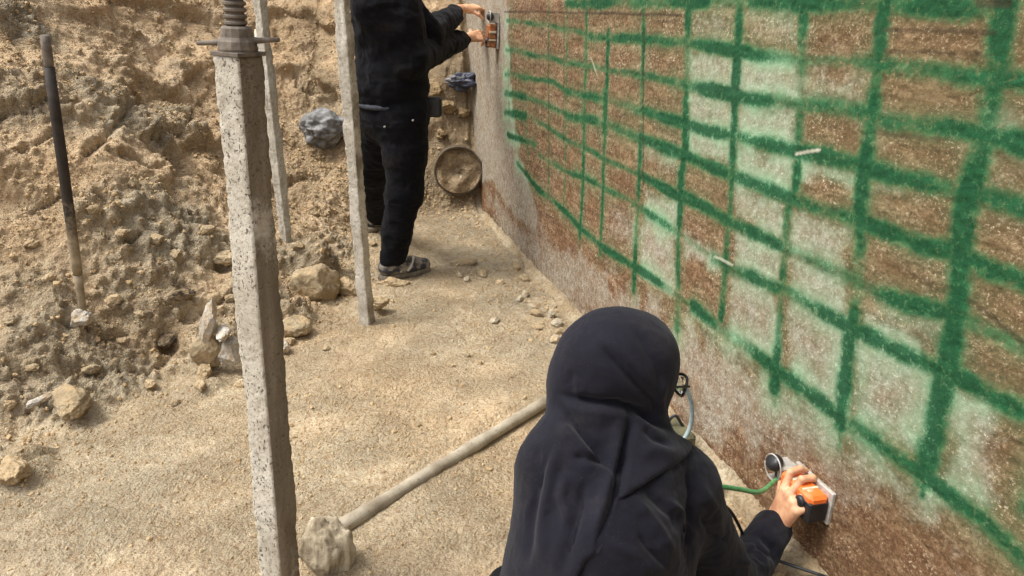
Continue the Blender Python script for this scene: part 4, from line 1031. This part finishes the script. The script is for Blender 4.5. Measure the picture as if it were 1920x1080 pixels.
def head_sdf(F, hc, f, up, k=.012):
    lat = np.cross(f, up); ax = (f, lat, up)
    F.ell(hc + up * .025 - f * .008, ax, (.094, .074, .095), k)
    F.ell(hc - up * .045 + f * .022, ax, (.066, .058, .075), .03)
    F.cap(hc + f * .086 + up * .012, hc + f * .104 - up * .022, .008, .012, .012)        # nose
    F.cap(hc + f * .082 + up * .03 + lat * .03, hc + f * .082 + up * .03 - lat * .03, .010, .010, .015)   # brow
    for sg in (-1, 1):
        F.ell(hc + lat * sg * .074 - f * .005 - up * .004, ax, (.020, .008, .030), .006)   # ears
        F.cut(hc + f * .092 + lat * sg * .031 + up * .008, ax, (.012, .018, .010), .008)      # eye sockets
    F.ell(hc + f * .084 - up * .055, ax, (.012, .024, .009), .008)                          # lips
    F.ell(hc + f * .075 - up * .092, ax, (.018, .022, .016), .015)                          # chin
def hand_sdf(F, w, d, bk, th, scale=1.0, curls=((.3, .5, .4),) * 4, thumb=((.75, .55), (.2, .3)), spread=.10, k=.006):
    """w wrist, d finger direction, bk back of the hand, th thumb side (unit vectors)"""
    s_ = scale; pal = -bk
    kn = []
    for i, (o, ln) in enumerate(((.030, .088), (.010, .092), (-.010, .088), (-.028, .080))):
        kn.append(w + d * ln * s_ + th * o * s_ + bk * .004 * s_)
    for i, kp in enumerate(kn): F.cap(w + th * (.016 - .011 * i) * s_ + d * .008, kp, .0145 * s_, .0115 * s_, .012)
    F.cap(w - d * .05 * s_, w + d * .012 * s_, .026 * s_, .024 * s_, .015)
    F.cap(w + th * .018 * s_ + d * .02 * s_ + pal * .010 * s_, w + th * .030 * s_ + d * .048 * s_ + pal * .012 * s_, .016 * s_, .013 * s_, .012)
    for i, (kp, ls, cu) in enumerate(zip(kn, ((.042, .026, .020), (.046, .029, .021), (.042, .027, .020), (.033, .021, .018)), curls)):
        a = 0; p = kp; r = (.0098, .0088, .0080, .0068)
        base = nrm(d + th * spread * (1.5 - i) / 1.5)
        for j in range(3):
            a += cu[j]; q = p + (base * math.cos(a) + pal * math.sin(a)) * ls[j] * s_
            F.cap(p, q, r[j] * s_, r[j+1] * s_, k if j == 0 else .004); p = q
    p = w + th * .028 * s_ + d * .040 * s_ + pal * .012 * s_
    for j, ((ct, cd), l_) in enumerate(zip(thumb, (.040, .032))):
        q = p + nrm(th * ct + d * cd + pal * .25) * l_ * s_; F.cap(p, q, (.0125, .0105)[j] * s_, (.0105, .0080)[j] * s_, .006); p = q
def nails(px_pts, mat, parent): pass

# ------------------------------------------------------------------ handheld power tool
def tool_mats():
    m = NT('orange_plastic'); n = m.noise(60, 4); d = m.noise(25, 4)
    c = m.mix(m.ramp(d, [(.5, 0.0), (.75, .55)]), S(232, 112, 44), S(186, 150, 112))
    return m.fin(c, .5, m.bump(n, .001, .4))
M_ORANGE = tool_mats()
M_ALU = simple('dusty_aluminium', S(140, 134, 124), S(198, 193, 184), 40, .5, .25, .001)
M_PALEP = simple('dusty_pale_plastic', S(184, 170, 142), S(214, 202, 176), 60, .6, 0, .001)
def power_tool(c, L, up, n, label, orange=M_ORANGE, sc=1.0):
    """c: centre of the sole on the wall, L long axis, up across, n out of the wall"""
    t = thing('power_tool', c, label, 'power tool')
    at = lambda l, u, o: np.array(c) + (np.array(L) * l + np.array(up) * u + np.array(n) * o) * sc
    h = lambda *a: tuple(x * sc for x in a)
    b = MB(); b.box(at(0, 0, .007), (L, up, n), h(.078, .046, .0055), .002 * sc); b.build('sole_plate', M_ALU, t)
    b = MB(); b.box(at(-.004, 0, .040), (L, up, n), h(.066, .036, .027), .008 * sc); hs = b.build('housing', orange, t)
    b = MB(); b.box(at(.018, .0345, .040), (L, up, n), h(.006, .003, .022), .001 * sc); b.build('panel_rib', M_PALEP, hs)
    b = MB(); b.box(at(-.028, .0345, .040), (L, up, n), h(.004, .003, .022), .001 * sc); b.build('panel_rib', M_PALEP, hs)
    b = MB(); b.box(at(-.052, -.010, .040), (L, up, n), h(.020, .029, .0285), .004 * sc); b.build('end_cover', M_BLACKP, hs)
    b = MB(); b.box(at(.0, -.034, .038), (L, up, n), h(.062, .006, .022), .003 * sc); b.build('grip_side', M_BLACKP, hs)
    b = MB(); b.lathe(at(-.035, .006, .066), n, [(0, .016 * sc), (.008 * sc, .016 * sc), (.012 * sc, .012 * sc), (.012 * sc, 0)], 20); b.build('trigger', M_BLACKP, hs, True)
    # metal bracket with roller and knob at the front
    b = MB()
    for s_ in (-1, 1): b.box(at(.100, s_ * .024, .028), (L, up, n), h(.030, .0028, .028), .001 * sc)
    b.box(at(.085, 0, .046), (L, up, n), h(.012, .024, .003), .001 * sc); br = b.build('bracket', M_ALU, t)
    b = MB(); b.lathe(at(.108, -.020, .022), up, [(0, 0), (0, .018 * sc), (.002 * sc, .0205 * sc), (.038 * sc, .0205 * sc), (.040 * sc, .018 * sc), (.040 * sc, 0)], 24); b.build('roller', M_RUBBER, br, True)
    b = MB(); b.lathe(at(.104, .020, .044), nrm(np.array(up) * .6 + np.array(n) * .8), [(0, .012 * sc), (.008 * sc, .022 * sc), (.020 * sc, .024 * sc), (.030 * sc, .019 * sc), (.033 * sc, .010 * sc), (.033 * sc, 0)], 24); b.build('knob', M_BLACKP, t, True)
    b = MB(); ring = [at(.104, .016, .060) + (np.array(L) * math.cos(a) + np.array(up) * math.sin(a)) * .036 * sc for a in np.linspace(0, 2 * math.pi, 33)]
    b.tube(ring, .0022 * sc, 8); b.build('guard_ring', M_ALU, t, True)
    return t

# ------------------------------------------------------------------ crouching person in the dark headscarf
tool_c = Wh(1528, 922); tL = DW; tU = WU; tN = WN
power_tool(tool_c, tL, tU, tN, 'orange handheld power tool with metal bracket, pressed low on the wall by the crouching person')
hc = P(1158, 694, 1.65)
fdir = nrm([.92, .30, -.26]); hup = nrm(np.array([0, 0, 1.0]) - fdir * fdir[2]); hlat = np.cross(fdir, hup); hax = (fdir, hlat, hup)
neck = P(1150, 832, 1.66); rsh = P(1272, 912, 1.70); lsh = P(1056, 884, 1.60)
pel = np.array([.14, 1.29, .17]); midb = P(1135, 1010, 1.60)
relb = P(1372, 1105, 1.88)
at = lambda l, u, o: tool_c + tL * l + tU * u + tN * o
wr = at(.012, -.098, .092)
hd_d = nrm(tU * .90 - tL * .22 - tN * .18); hd_b = nrm(tN - hd_d * np.dot(tN, hd_d)); hd_t = np.cross(hd_b, hd_d)
if np.dot(hd_t, tL) < 0: hd_t = -hd_t
print('arm', np.linalg.norm(relb - rsh), np.linalg.norm(wr - relb), 'wrist px', proj(wr), 'elbow z', relb[2])
lelb = P(1040, 1080, 1.66); lwr = np.array([.20, 1.60, .20])
rk = np.array([.33, 1.66, .10]); lk = np.array([.08, 1.68, .10]); rh = pel + np.array([.09, .02, -.01]); lh = pel - np.array([.09, -.02, .01])
ra = np.array([.25, 1.24, .07]); la = np.array([.06, 1.25, .07])
wt = thing('person', (pel[0], pel[1], 0), 'crouching person in dark navy headscarf and jacket holding an orange tool to the wall', 'person')
# body: head, neck, trunk, limbs; hand joined at the wrist under the cuff
F = SDF((-.1, 1.0, .0), (.85, 1.95, .95), .0075)
head_sdf(F, hc, fdir, hup); F.cap(hc - hup * .06 - fdir * .02, neck, .052, .058, .03)
F.chain([neck, midb, pel], [.085, .10, .11], .05).cap(lsh, rsh, .05, .05, .05)
F.chain([rsh, relb, wr - hd_d * .03], [.045, .038, .026], .03).chain([lsh, lelb, lwr], [.045, .038, .028], .03)
F.cap(lwr, lwr + np.array([.03, .06, -.01]), .03, .02, .02)
F.chain([rh, rk, ra], [.075, .055, .04], .03).chain([lh, lk, la], [.075, .055, .04], .03)
V1, F1 = F.mesh(); V1 = relax(V1, F1, 1)
F = SDF(wr - .2, wr + .2, .0022)
hand_sdf(F, wr, hd_d, hd_b, hd_t, 1.12, ((.15, 1.05, .6), (.30, 1.1, .6), (.45, 1.1, .6), (.7, .9, .5)), ((1.0, .55), (.55, .95)), .42)
V2, F2 = F.mesh(); V2 = relax(V2, F2, 1)
mesh_obj('body', np.vstack([V1, V2]), np.vstack([F1, F2 + len(V1)]), M_SKIN, wt)
# jacket
h_ = .0052
J = SDF((-.12, 1.0, .0), (.86, 1.95, .74), h_)
J.cap(lsh, rsh, .073, .073, .05)
J.chain([neck + np.array([0, .0, .0]), (lsh + rsh) / 2 + np.array([0, .01, .0]), midb, pel], [.085, .115, .140, .165], .06)
J.cap(lsh - np.array([-.02, 0, .03]), pel + np.array([-.05, 0, .02]), .082, .118, .05).cap(rsh - np.array([.02, 0, .03]), pel + np.array([.08, 0, .02]), .085, .13, .05)
J.cap((lsh + rsh) / 2 + np.array([0, .08, -.05]), pel + np.array([0, .10, .10]), .11, .12, .06)
J.chain([rsh, relb], [.078, .062], .04).chain([relb, wr - hd_d * .030], [.064, .044], .03)
J.chain([lsh, lelb, lwr], [.076, .062, .046], .04)
Jv = J.v.copy()
fa = nrm(wr - relb); cu0 = wr - fa * .075; cu1 = wr - fa * .02; J.cap(cu0, cu1, .0485, .0465, .004)
J.plane_cut_local(wr - fa * .002, fa, .12)
J.plane_cut(wr - hd_d * .018 , hd_d) if False else None
V, Fc = J.mesh()
V = relax(V, Fc, 2)
V = wrinkle(V, Fc, .0045, 9, 3, (1, 1, .7)); V = wrinkle(V, Fc, .0026, 20, 8, (1, 1, 1.5)); V = wrinkle(V, Fc, .0009, 55, 38)
V = folds(V, Fc, [([(1287, 858), (1300, 930), (1290, 1000), (1290, 1080)], 9, -.010, 0), ([(1180, 925), (1230, 985), (1270, 1050)], 10, .007, 0), ([(1200, 915), (1262, 970), (1275, 1010)], 8, -.006, .004),
                  ([(1130, 1010), (1190, 1040), (1230, 1085)], 10, .006, 0), ([(1000, 1000), (1040, 1040), (1100, 1075)], 10, -.006, .004), ([(1420, 1000), (1450, 1030), (1458, 1068)], 6, -.008, .006),
                  ([(1400, 1015), (1430, 1050), (1440, 1085)], 6, .008, 0), ([(1300, 890), (1345, 960), (1350, 1040)], 10, .006, 0), ([(1010, 930), (990, 1000), (985, 1080)], 10, -.005, .003), ([(1395, 1040), (1420, 1030), (1455, 1050)], 5, -.006, .005), ([(1380, 1060), (1410, 1052), (1440, 1075)], 5, .006, 0), ([(1310, 960), (1330, 1000), (1370, 1020)], 6, -.006, .004), ([(1240, 930), (1280, 960), (1310, 1020)], 6, .005, 0), ([(1190, 990), (1215, 1030), (1260, 1075)], 6, -.005, .004)])
jk = mesh_obj('jacket', V, Fc, M_JACKET, wt)
Tn = SDF((-.12, 1.0, .0), (.6, 1.95, .45), .008)
Tn.cap(rh, lh, .145, .145, .05).chain([rh, rk, ra], [.105, .075, .06], .04).chain([lh, lk, la], [.105, .075, .06], .04)
V, Fc = Tn.mesh(); V = wrinkle(relax(V, Fc, 1), Fc, .004, 12, 5); mesh_obj('trousers', V, Fc, M_TROUSER, wt)
for a_ in (ra, la):
    Sx = SDF(a_ - .2, a_ + .2, .007); Sx.chain([a_ + np.array([0, .02, -.01]), a_ + np.array([0, -.09, -.02]), a_ + np.array([0, -.13, -.03])], [.045, .042, .034], .02)
    V, Fc = Sx.mesh(); mesh_obj('shoe', V, Fc, M_RUBBER, wt)
# headscarf: hood, neck wrap, and a cape cut from the offset jacket shape
X0, Y0, Z0 = J.ax
Hf = SDF((-.12, 1.0, .25), (.62, 1.95, .90), h_)
# resample the jacket field on the scarf grid (same pitch, offset by whole cells)
off = int(round((.25 - 0.0) / h_)); Hf.lo[2] = Z0[off]; n3 = [Hf.v.shape[0], Hf.v.shape[1], Hf.v.shape[2]]
Hf.ax[2] = Z0[off] + h_ * np.arange(n3[2])
sub = Jv[:n3[0], :n3[1], off:off + n3[2]]
full = np.full(Hf.v.shape, .5, np.float32); full[:sub.shape[0], :sub.shape[1], :sub.shape[2]] = sub
ii = np.argwhere(full < .03)
pts_ = np.stack([Hf.ax[0][ii[:, 0]], Hf.ax[1][ii[:, 1]], Hf.ax[2][ii[:, 2]]], 1)
uu, vv2, dd = proj(pts_)
HEM = np.array([(880, 600), (1300, 600), (1296, 845), (1284, 858), (1232, 892), (1178, 924), (1162, 935), (1148, 985), (1128, 1036), (1098, 1050), (1080, 1085), (1000, 1125), (880, 1125)], float)
ins = np.zeros(len(uu), bool); dmin = np.full(len(uu), 1e9); pp_ = np.stack([uu, vv2], 1)
for a, b_ in zip(HEM, np.roll(HEM, -1, 0)):
    c_ = (a[1] > vv2) != (b_[1] > vv2); ins ^= c_ & (uu < (b_[0]-a[0]) * (vv2-a[1]) / (b_[1]-a[1] + 1e-12) + a[0])
    ab = b_ - a; t = np.clip(((pp_ - a) @ ab) / (ab @ ab), 0, 1); dmin = np.minimum(dmin, np.linalg.norm(pp_ - (a + t[:, None] * ab), axis=1))
sdp = np.where(ins, -dmin, dmin) * dd / F_PX
cape = np.maximum(full[tuple(ii.T)] - .010, sdp)
Hf.v[tuple(ii.T)] = np.minimum(Hf.v[tuple(ii.T)], cape)
Hf.ell(hc - fdir * .012 + hup * .022, hax, (.125, .106, .110), .02)
Hf.ell(hc + fdir * .030 - hup * .050, hax, (.098, .090, .100), .04)
Hf.cap(hc - hup * .085 - fdir * .01, neck + np.array([0, 0, .0]), .088, .105, .035)
Hf.ell(hc + fdir * .032 + hup * .022, hax, (.088, .090, .097), .03)
Hf.cap(hc - hup * .03 - fdir * .05, lsh + np.array([.02, .0, .03]), .080, .072, .05)
Hf.cap(hc - hup * .08 + fdir * .02, rsh + np.array([-.05, 0, .0]), .066, .055, .05)
Hf.ell(hc - fdir * .055 - hup * .045, hax, (.080, .085, .075), .03)
Hf.cut(hc + fdir * .165 - hup * .012, hax, (.075, .066, .098), .012)
V, Fc = Hf.mesh(); V = relax(V, Fc, 3)
V = wrinkle(V, Fc, .0022, 8, 13, (1, 1, .6)); V = wrinkle(V, Fc, .0014, 24, 18, (1.4, 1.4, .6)); V = wrinkle(V, Fc, .0006, 60, 28)
V = folds(V, Fc, [
  ([(1030, 735), (1060, 746), (1110, 757), (1160, 762), (1205, 775), (1245, 800), (1275, 815)], 9, -.017, .016),          # overhang below the back of the head
  ([(1180, 745), (1184, 800), (1172, 840), (1164, 890), (1150, 950), (1128, 1020), (1110, 1075)], 9, -.016, -.013),  # edge of the hanging tail
  ([(1166, 775), (1160, 830), (1148, 880), (1130, 960), (1110, 1020)], 14, .013, 0),
  ([(1030, 745), (1050, 765), (1085, 805), (1125, 850), (1150, 890), (1165, 920)], 9, -.013, .012), ([(1045, 790), (1080, 830), (1120, 880)], 13, .009, 0),
  ([(1070, 855), (1100, 862), (1140, 870)], 8, -.009, .008), ([(1115, 640), (1135, 660), (1180, 710), (1225, 755), (1246, 795)], 10, -.009, .008), ([(1130, 620), (1150, 650), (1200, 705), (1240, 760)], 14, .005, 0),
  ([(1180, 605), (1205, 645), (1230, 690), (1244, 740)], 11, -.004, .004), ([(1060, 880), (1052, 930), (1075, 1000)], 10, .007, 0), ([(1010, 830), (1000, 880), (1005, 930)], 10, -.006, .004), ([(1190, 850), (1230, 845), (1280, 855)], 14, .006, 0),
  ([(1060, 800), (1035, 870), (1020, 960), (1010, 1080)], 12, .007, 0), ([(1045, 820), (1015, 880), (995, 980), (985, 1080)], 8, -.006, .004), ([(1100, 880), (1085, 950), (1060, 1030), (1050, 1090)], 11, -.007, .005),
  ([(1075, 690), (1062, 720), (1075, 745)], 9, -.004, .003), ([(1250, 700), (1240, 750), (1248, 800)], 7, .005, 0), ([(1200, 800), (1225, 825), (1262, 840)], 7, -.006, .005)])
mesh_obj('headscarf', V, Fc, M_HIJAB, wt)
# spectacles
gt = MB()
for sg in (-1, 1):
    ec = hc + fdir * .143 + hlat * sg * .032 - hup * .004
    ring = [ec + hlat * .028 * math.cos(a) + hup * .022 * math.sin(a) - fdir * .010 * math.cos(a) ** 2 for a in np.linspace(0, 2 * math.pi, 29)]
    gt.tube(ring, .0034, 8)
    gt.tube([hc + fdir * .141 + hlat * sg * .060 + hup * .006, hc + fdir * .05 + hlat * sg * .084 + hup * .006, hc - fdir * .02 + hlat * sg * .086], .0026, 8)
gt.tube([hc + fdir * .146 - hlat * .008, hc + fdir * .148, hc + fdir * .141 + hlat * .008], .0022, 8)
sp = gt.build('spectacles', M_BLACKP, wt, True)
ml = NT('lens_glass'); M_LENS = ml.fin((.95, .97, .97, 1), .05, Transmission_Weight=1.0, IOR=1.2)
for sg in (-1, 1):
    ec = hc + fdir * .1415 + hlat * sg * .032 - hup * .004; b = MB(); b.lathe(ec, fdir, [(-.0006, 0), (-.0006, .0175), (.0006, .0175), (.0006, 0)], 24); b.build('lens', M_LENS, sp, True)
# hoses
M_GHOSE = simple('green_hose', S(52, 112, 62), S(96, 150, 100), 60, .5, 0, .001)
M_BHOSE = simple('blue_grey_hose', S(120, 136, 138), S(156, 170, 168), 60, .5, 0, .001)
e0 = at(.085, -.01, .055)
gp = spline([e0, P(1425, 922, 2.02), P(1385, 917, 1.98), P(1340, 913, 1.95), P(1280, 925, 1.95), [.36, 1.72, .06], [.45, 1.85, .015], [.62, 2.1, .018]], 60)
b = MB(); b.tube(gp, .0062, 10); tag(b.build('air_hose', M_GHOSE, None, True), 'thin green hose running from the orange tool behind the crouching person', 'hose')
ap = spline([P(1262, 705, 2.02), P(1284, 722, 2.05), P(1297, 762, 2.08), P(1294, 800, 2.1), P(1275, 832, 2.1), P(1240, 850, 2.1), [.42, 1.95, .02], [.40, 2.2, .012]], 60)
b = MB(); b.tube(ap, .0062, 10); tag(b.build('air_hose', M_BHOSE, None, True), 'blue grey hose looping up beside the headscarf by the wall', 'hose')
bp = spline([P(1350, 940, 1.95), P(1372, 962, 1.98), P(1390, 995, 2.02), P(1405, 1030, 2.08), [.80, 1.62, .03]], 30)
b = MB(); b.tube(bp, .0045, 8); tag(b.build('power_cable', M_BLACKP, None, True), 'thin black cable hanging behind the crouching person beside the sleeve', 'cable')
M_OLIVE = simple('olive_canvas', S(60, 60, 42), S(104, 98, 70), 30, .8)
ob = G(1262, 850, .0); b = MB(); b.box(ob + np.array([0, 0.02, .045]), (DW, WN, (0, 0, 1)), (.07, .05, .047), .012)
tb = thing('tool_bag', ob, 'olive tool bag on the floor between the headscarf and the wall', 'bag')
b.build('bag_body', M_OLIVE, tb); b = MB(); b.tube(spline([ob + np.array([-.03, .02, .09]), ob + np.array([0, .02, .13]), ob + np.array([.03, .02, .09])], 14), .005, 8); b.build('bag_handle', M_BLACKP, tb, True)

# ------------------------------------------------------------------ standing person in black
heel = snap(712, 522); toe = snap(806, 500); fd = toe - heel; fd[2] = 0; fd = nrm(fd)
Yh = heel[1] + .05
z_ = np.array([0, 0, 1.0])
hipR = PY(753, 212, Yh - .02); hipL = PY(717, 212, Yh + .10)
kneR = PY(758, 362, Yh - .03); ankR = heel + fd * .075 + z_ * .085
footL = snap(700, 428); fdl = nrm([.75, .62, 0]); ankL = footL + fdl * .02 + z_ * .09
kneL = PY(702, 318, (hipL[1] + ankL[1]) / 2)
chest = PY(728, 58, Yh + .04); pelv = PY(737, 190, Yh + .04)
shR = PY(700, 12, Yh - .12); shL = PY(750, 6, Yh + .20)
dvc = Wh(928, 62); elR = PY(768, 112, Yh - .10); wrR = Wh(880, 70, .13); elL = PY(800, 62, Yh + .28); wrL = Wh(872, 16, .13)
hcm = chest + np.array([.05, .02, .42]); fm = nrm([.80, .55, -.25]); upm = nrm(z_ - fm * fm[2])
print('man hips z', hipR[2], 'chest z', chest[2], 'armR', np.linalg.norm(elR - shR), np.linalg.norm(wrR - elR), 'armL', np.linalg.norm(elL - shL), np.linalg.norm(wrL - elL), 'leg', np.linalg.norm(kneR - hipR), np.linalg.norm(ankR - kneR), np.linalg.norm(kneL - hipL), np.linalg.norm(ankL - kneL), 'heel', heel, 'footL', footL, 'head', hcm, 'dvc', dvc)
mt = thing('person', (heel[0], heel[1], heel[2]), 'standing person in black jacket and trousers working at the far end of the wall', 'person')
F = SDF((-1.35, Yh - .75, -.1), (.35, Yh + 1.0, 1.85), .010)
head_sdf(F, hcm, fm, upm, .02)
neckm = chest + np.array([.0, .02, .25])
F.cap(hcm - upm * .08, neckm, .052, .06, .03).chain([neckm, chest, pelv], [.08, .11, .11], .05).cap(shR, shL, .05, .05, .04)
F.chain([shR, elR, wrR], [.05, .04, .027], .03).chain([shL, elL, wrL], [.05, .04, .027], .03)
F.chain([hipR, kneR, ankR], [.08, .055, .042], .03).chain([hipL, kneL, ankL], [.08, .055, .042], .03)
F.cap(ankR, ankR + fd * .12 - z_ * .05, .035, .03, .02).cap(ankL, ankL + fdl * .12 - z_ * .05, .035, .03, .02)
V1, F1 = F.mesh(); V1 = relax(V1, F1, 1)
dA = nrm(dvc - wrR + WN * .05); 
Hs = []
for w_m, dd_, bk_ in ((wrR, nrm(DW * .35 - WN * .6 + z_ * .05), nrm(-DW * .6 - WN * .2 + z_ * .5)), (wrL, nrm(DW * .35 - WN * .8 + z_ * .08), nrm(-DW * .3 + z_ * .9))):
    bk_ = nrm(bk_ - dd_ * np.dot(bk_, dd_)); th_ = np.cross(bk_, dd_)
    if w_m is wrL: th_ = -th_
    F = SDF(w_m - .19, w_m + .19, .0035); hand_sdf(F, w_m, dd_, bk_, th_, 1.05, ((.3, .5, .3), (.4, .6, .4), (.45, .7, .4), (.5, .7, .4))); Hs.append(F.mesh())
Vs = [V1] + [h[0] for h in Hs]; o_ = 0; Fs = []
for vv_, ff_ in [(V1, F1)] + Hs: Fs.append(ff_ + o_); o_ += len(vv_)
mesh_obj('body', np.vstack(Vs), np.vstack(Fs), M_SKIN, mt)
J2 = SDF((-1.35, Yh - .75, .6), (.35, Yh + 1.0, 1.85), .008)
J2.ell(chest + np.array([0, 0, .02]), (nrm([.85, .5, 0]), nrm([-.5, .85, 0]), z_), (.165, .215, .30), .05)
J2.ell(pelv + np.array([0, 0, .09]), (nrm([.85, .5, 0]), nrm([-.5, .85, 0]), z_), (.172, .195, .20), .06)
J2.cap(pelv + np.array([0, 0, .07]) , pelv + np.array([0, 0, .035]), .168, .160, .02)
J2.cap(shR, shL, .085, .085, .06).cap(neckm - z_ * .06, neckm + z_ * .01, .09, .075, .04)
J2.chain([shR, elR, wrR - (wrR - elR) * .04], [.085, .072, .046], .04).chain([shL, elL, wrL - (wrL - elL) * .06], [.082, .068, .046], .04)
J2.plane_cut(pelv + np.array([0, 0, -.015]), (.05, 0, -1))
V, Fc = J2.mesh(); V = relax(V, Fc, 2); V = wrinkle(V, Fc, .014, 6, 3, (1, 1, 1.6)); V = wrinkle(V, Fc, .006, 16, 9)
mesh_obj('jacket', V, Fc, M_BLACK, mt)
T2 = SDF((-1.35, Yh - .75, -.05), (.1, Yh + 1.1, 1.1), .008)
T2.cap(hipR, hipL, .125, .125, .05).cap(pelv, pelv - z_ * .06, .150, .155, .04)
T2.chain([hipR, hipR * .5 + kneR * .5 + np.array([.01, 0, 0]), kneR, kneR * .45 + ankR * .55, ankR - z_ * .03], [.120, .104, .086, .070, .064], .04)
T2.chain([hipL, kneL, ankL - z_ * .01], [.115, .085, .068], .04)
T2.plane_cut(ankR + z_ * .0, (0, 0, -1))
V, Fc = T2.mesh(); V = relax(V, Fc, 2); V = wrinkle(V, Fc, .008, 6, 23, (1, 1, .8)); V = wrinkle(V, Fc, .006, 17, 29, (1, 1, 1.8))
mesh_obj('trousers', V, Fc, M_TROUSER, mt)
# belt, pouch, rivets
b = MB(); bl_ = pelv + np.array([.0, 0, -.012]); bx, by = nrm([.85, .5, 0]), nrm([-.5, .85, 0])
arc = [bl_ + bx * .163 * math.cos(a) + by * .165 * math.sin(a) for a in np.linspace(0, 2 * math.pi, 49)]
b.tube(arc, .013, 8); belt = b.build('belt', simple('grey_webbing', S(34, 35, 44), S(62, 63, 74), 60, .8), mt, True)
b = MB(); b.box(PY(812, 200, Yh + .08), ((1, 0, 0), (0, 1, 0), (0, 0, 1)), (.045, .04, .05), .012); b.build('pouch', M_BLACKP, belt)
for (px, py) in ((721, 238), (774, 226)):
    pc_ = PY(px, py, Yh - .155); b = MB(); b.lathe(pc_, (0, -1, 0), [(-.02, .004), (.003, .0045), (.005, .003), (.0055, 0)], 10); b.build('rivet', M_ALU, mt, True)
# hair
F = SDF(hcm - .18, hcm + .18, .006); latm = np.cross(fm, upm)
F.ell(hcm + upm * .035 - fm * .018, (fm, latm, upm), (.097, .082, .100), .01).cut(hcm + fm * .13 - upm * .03, (fm, latm, upm), (.11, .12, .12), .01)
V, Fc = F.mesh(); V = wrinkle(V, Fc, .004, 60, 4); mesh_obj('hair', V, Fc, M_BLACKP, mt)
# shoes
ms = NT('grey_trainer'); nA = ms.noise(26, 3, .5); nB = ms.noise(120, 3)
M_SHOE = ms.fin(ms.mix(ms.ramp(nB, [(.4, .3), (.6, 0.0)]), ms.ramp(nA, [(.42, S(52, 52, 60)), (.5, S(120, 114, 104)), (.62, S(150, 143, 130))]), S(70, 64, 56)), .85, ms.bump(nB, .003, .6))
M_SOLE = simple('shoe_sole', S(74, 66, 54), S(128, 116, 96), 50, .85)
M_STRIPE = simple('shoe_stripe', S(170, 164, 150), S(206, 200, 186), 60, .8)
def shoe(hl, d, L=.30):
    side = np.cross(z_, d); F = SDF(hl + d * .13 - .26, hl + d * .13 + .26, .005); hl = hl + z_ * .008
    F.chain([hl + d * .045 + z_ * .055, hl + d * .11 + z_ * .055, hl + d * .19 + z_ * .045, hl + d * .265 + z_ * .036], [.042, .044, .043, .034], .03)
    F.cap(hl + d * .055 + z_ * .06, hl + d * .075 + z_ * .105, .042, .044, .03).plane_cut(hl + z_ * .016, -z_)
    V, Fc = F.mesh(); up_ = mesh_obj('shoe', relax(V, Fc, 1), Fc, M_SHOE, mt)
    F = SDF(hl + d * .13 - .26, hl + d * .13 + .26, .005)
    F.chain([hl + d * .04, hl + d * .12, hl + d * .20, hl + d * .262], [.046, .043, .047, .038], .02).plane_cut(hl + z_ * .020, z_).plane_cut(hl - z_ * .012, -z_)
    V, Fc = F.mesh(); mesh_obj('sole', relax(V, Fc, 1), Fc, M_SOLE, up_)
    for k_, (x0, w0) in enumerate(((.120, .010), (.165, .014))):
        b = MB(); pts = [hl + d * (x0 - .02) - side * .044 + z_ * .030, hl + d * (x0 + .005) - side * .042 + z_ * .06, hl + d * (x0 + .028) - side * .020 + z_ * .092, hl + d * (x0 + .033) + z_ * .094]
        b.tube(spline(pts, 14), w0 * .55, 8); b.build('stripe', M_STRIPE, up_, True)
shoe(heel, fd); shoe(footL - fdl * .06, fdl)
# second tool held against the wall by the standing person
mo = NT('worn_orange_brown'); M_ORB = mo.fin(mo.ramp(mo.noise(30, 4), [(.35, S(70, 46, 28)), (.55, S(150, 92, 52)), (.7, S(206, 110, 62))]), .6)
power_tool(Wh(933, 66), nrm(WU), nrm(-DW), WN, 'brown and orange power tool held high on the wall by the standing person', M_ORB)
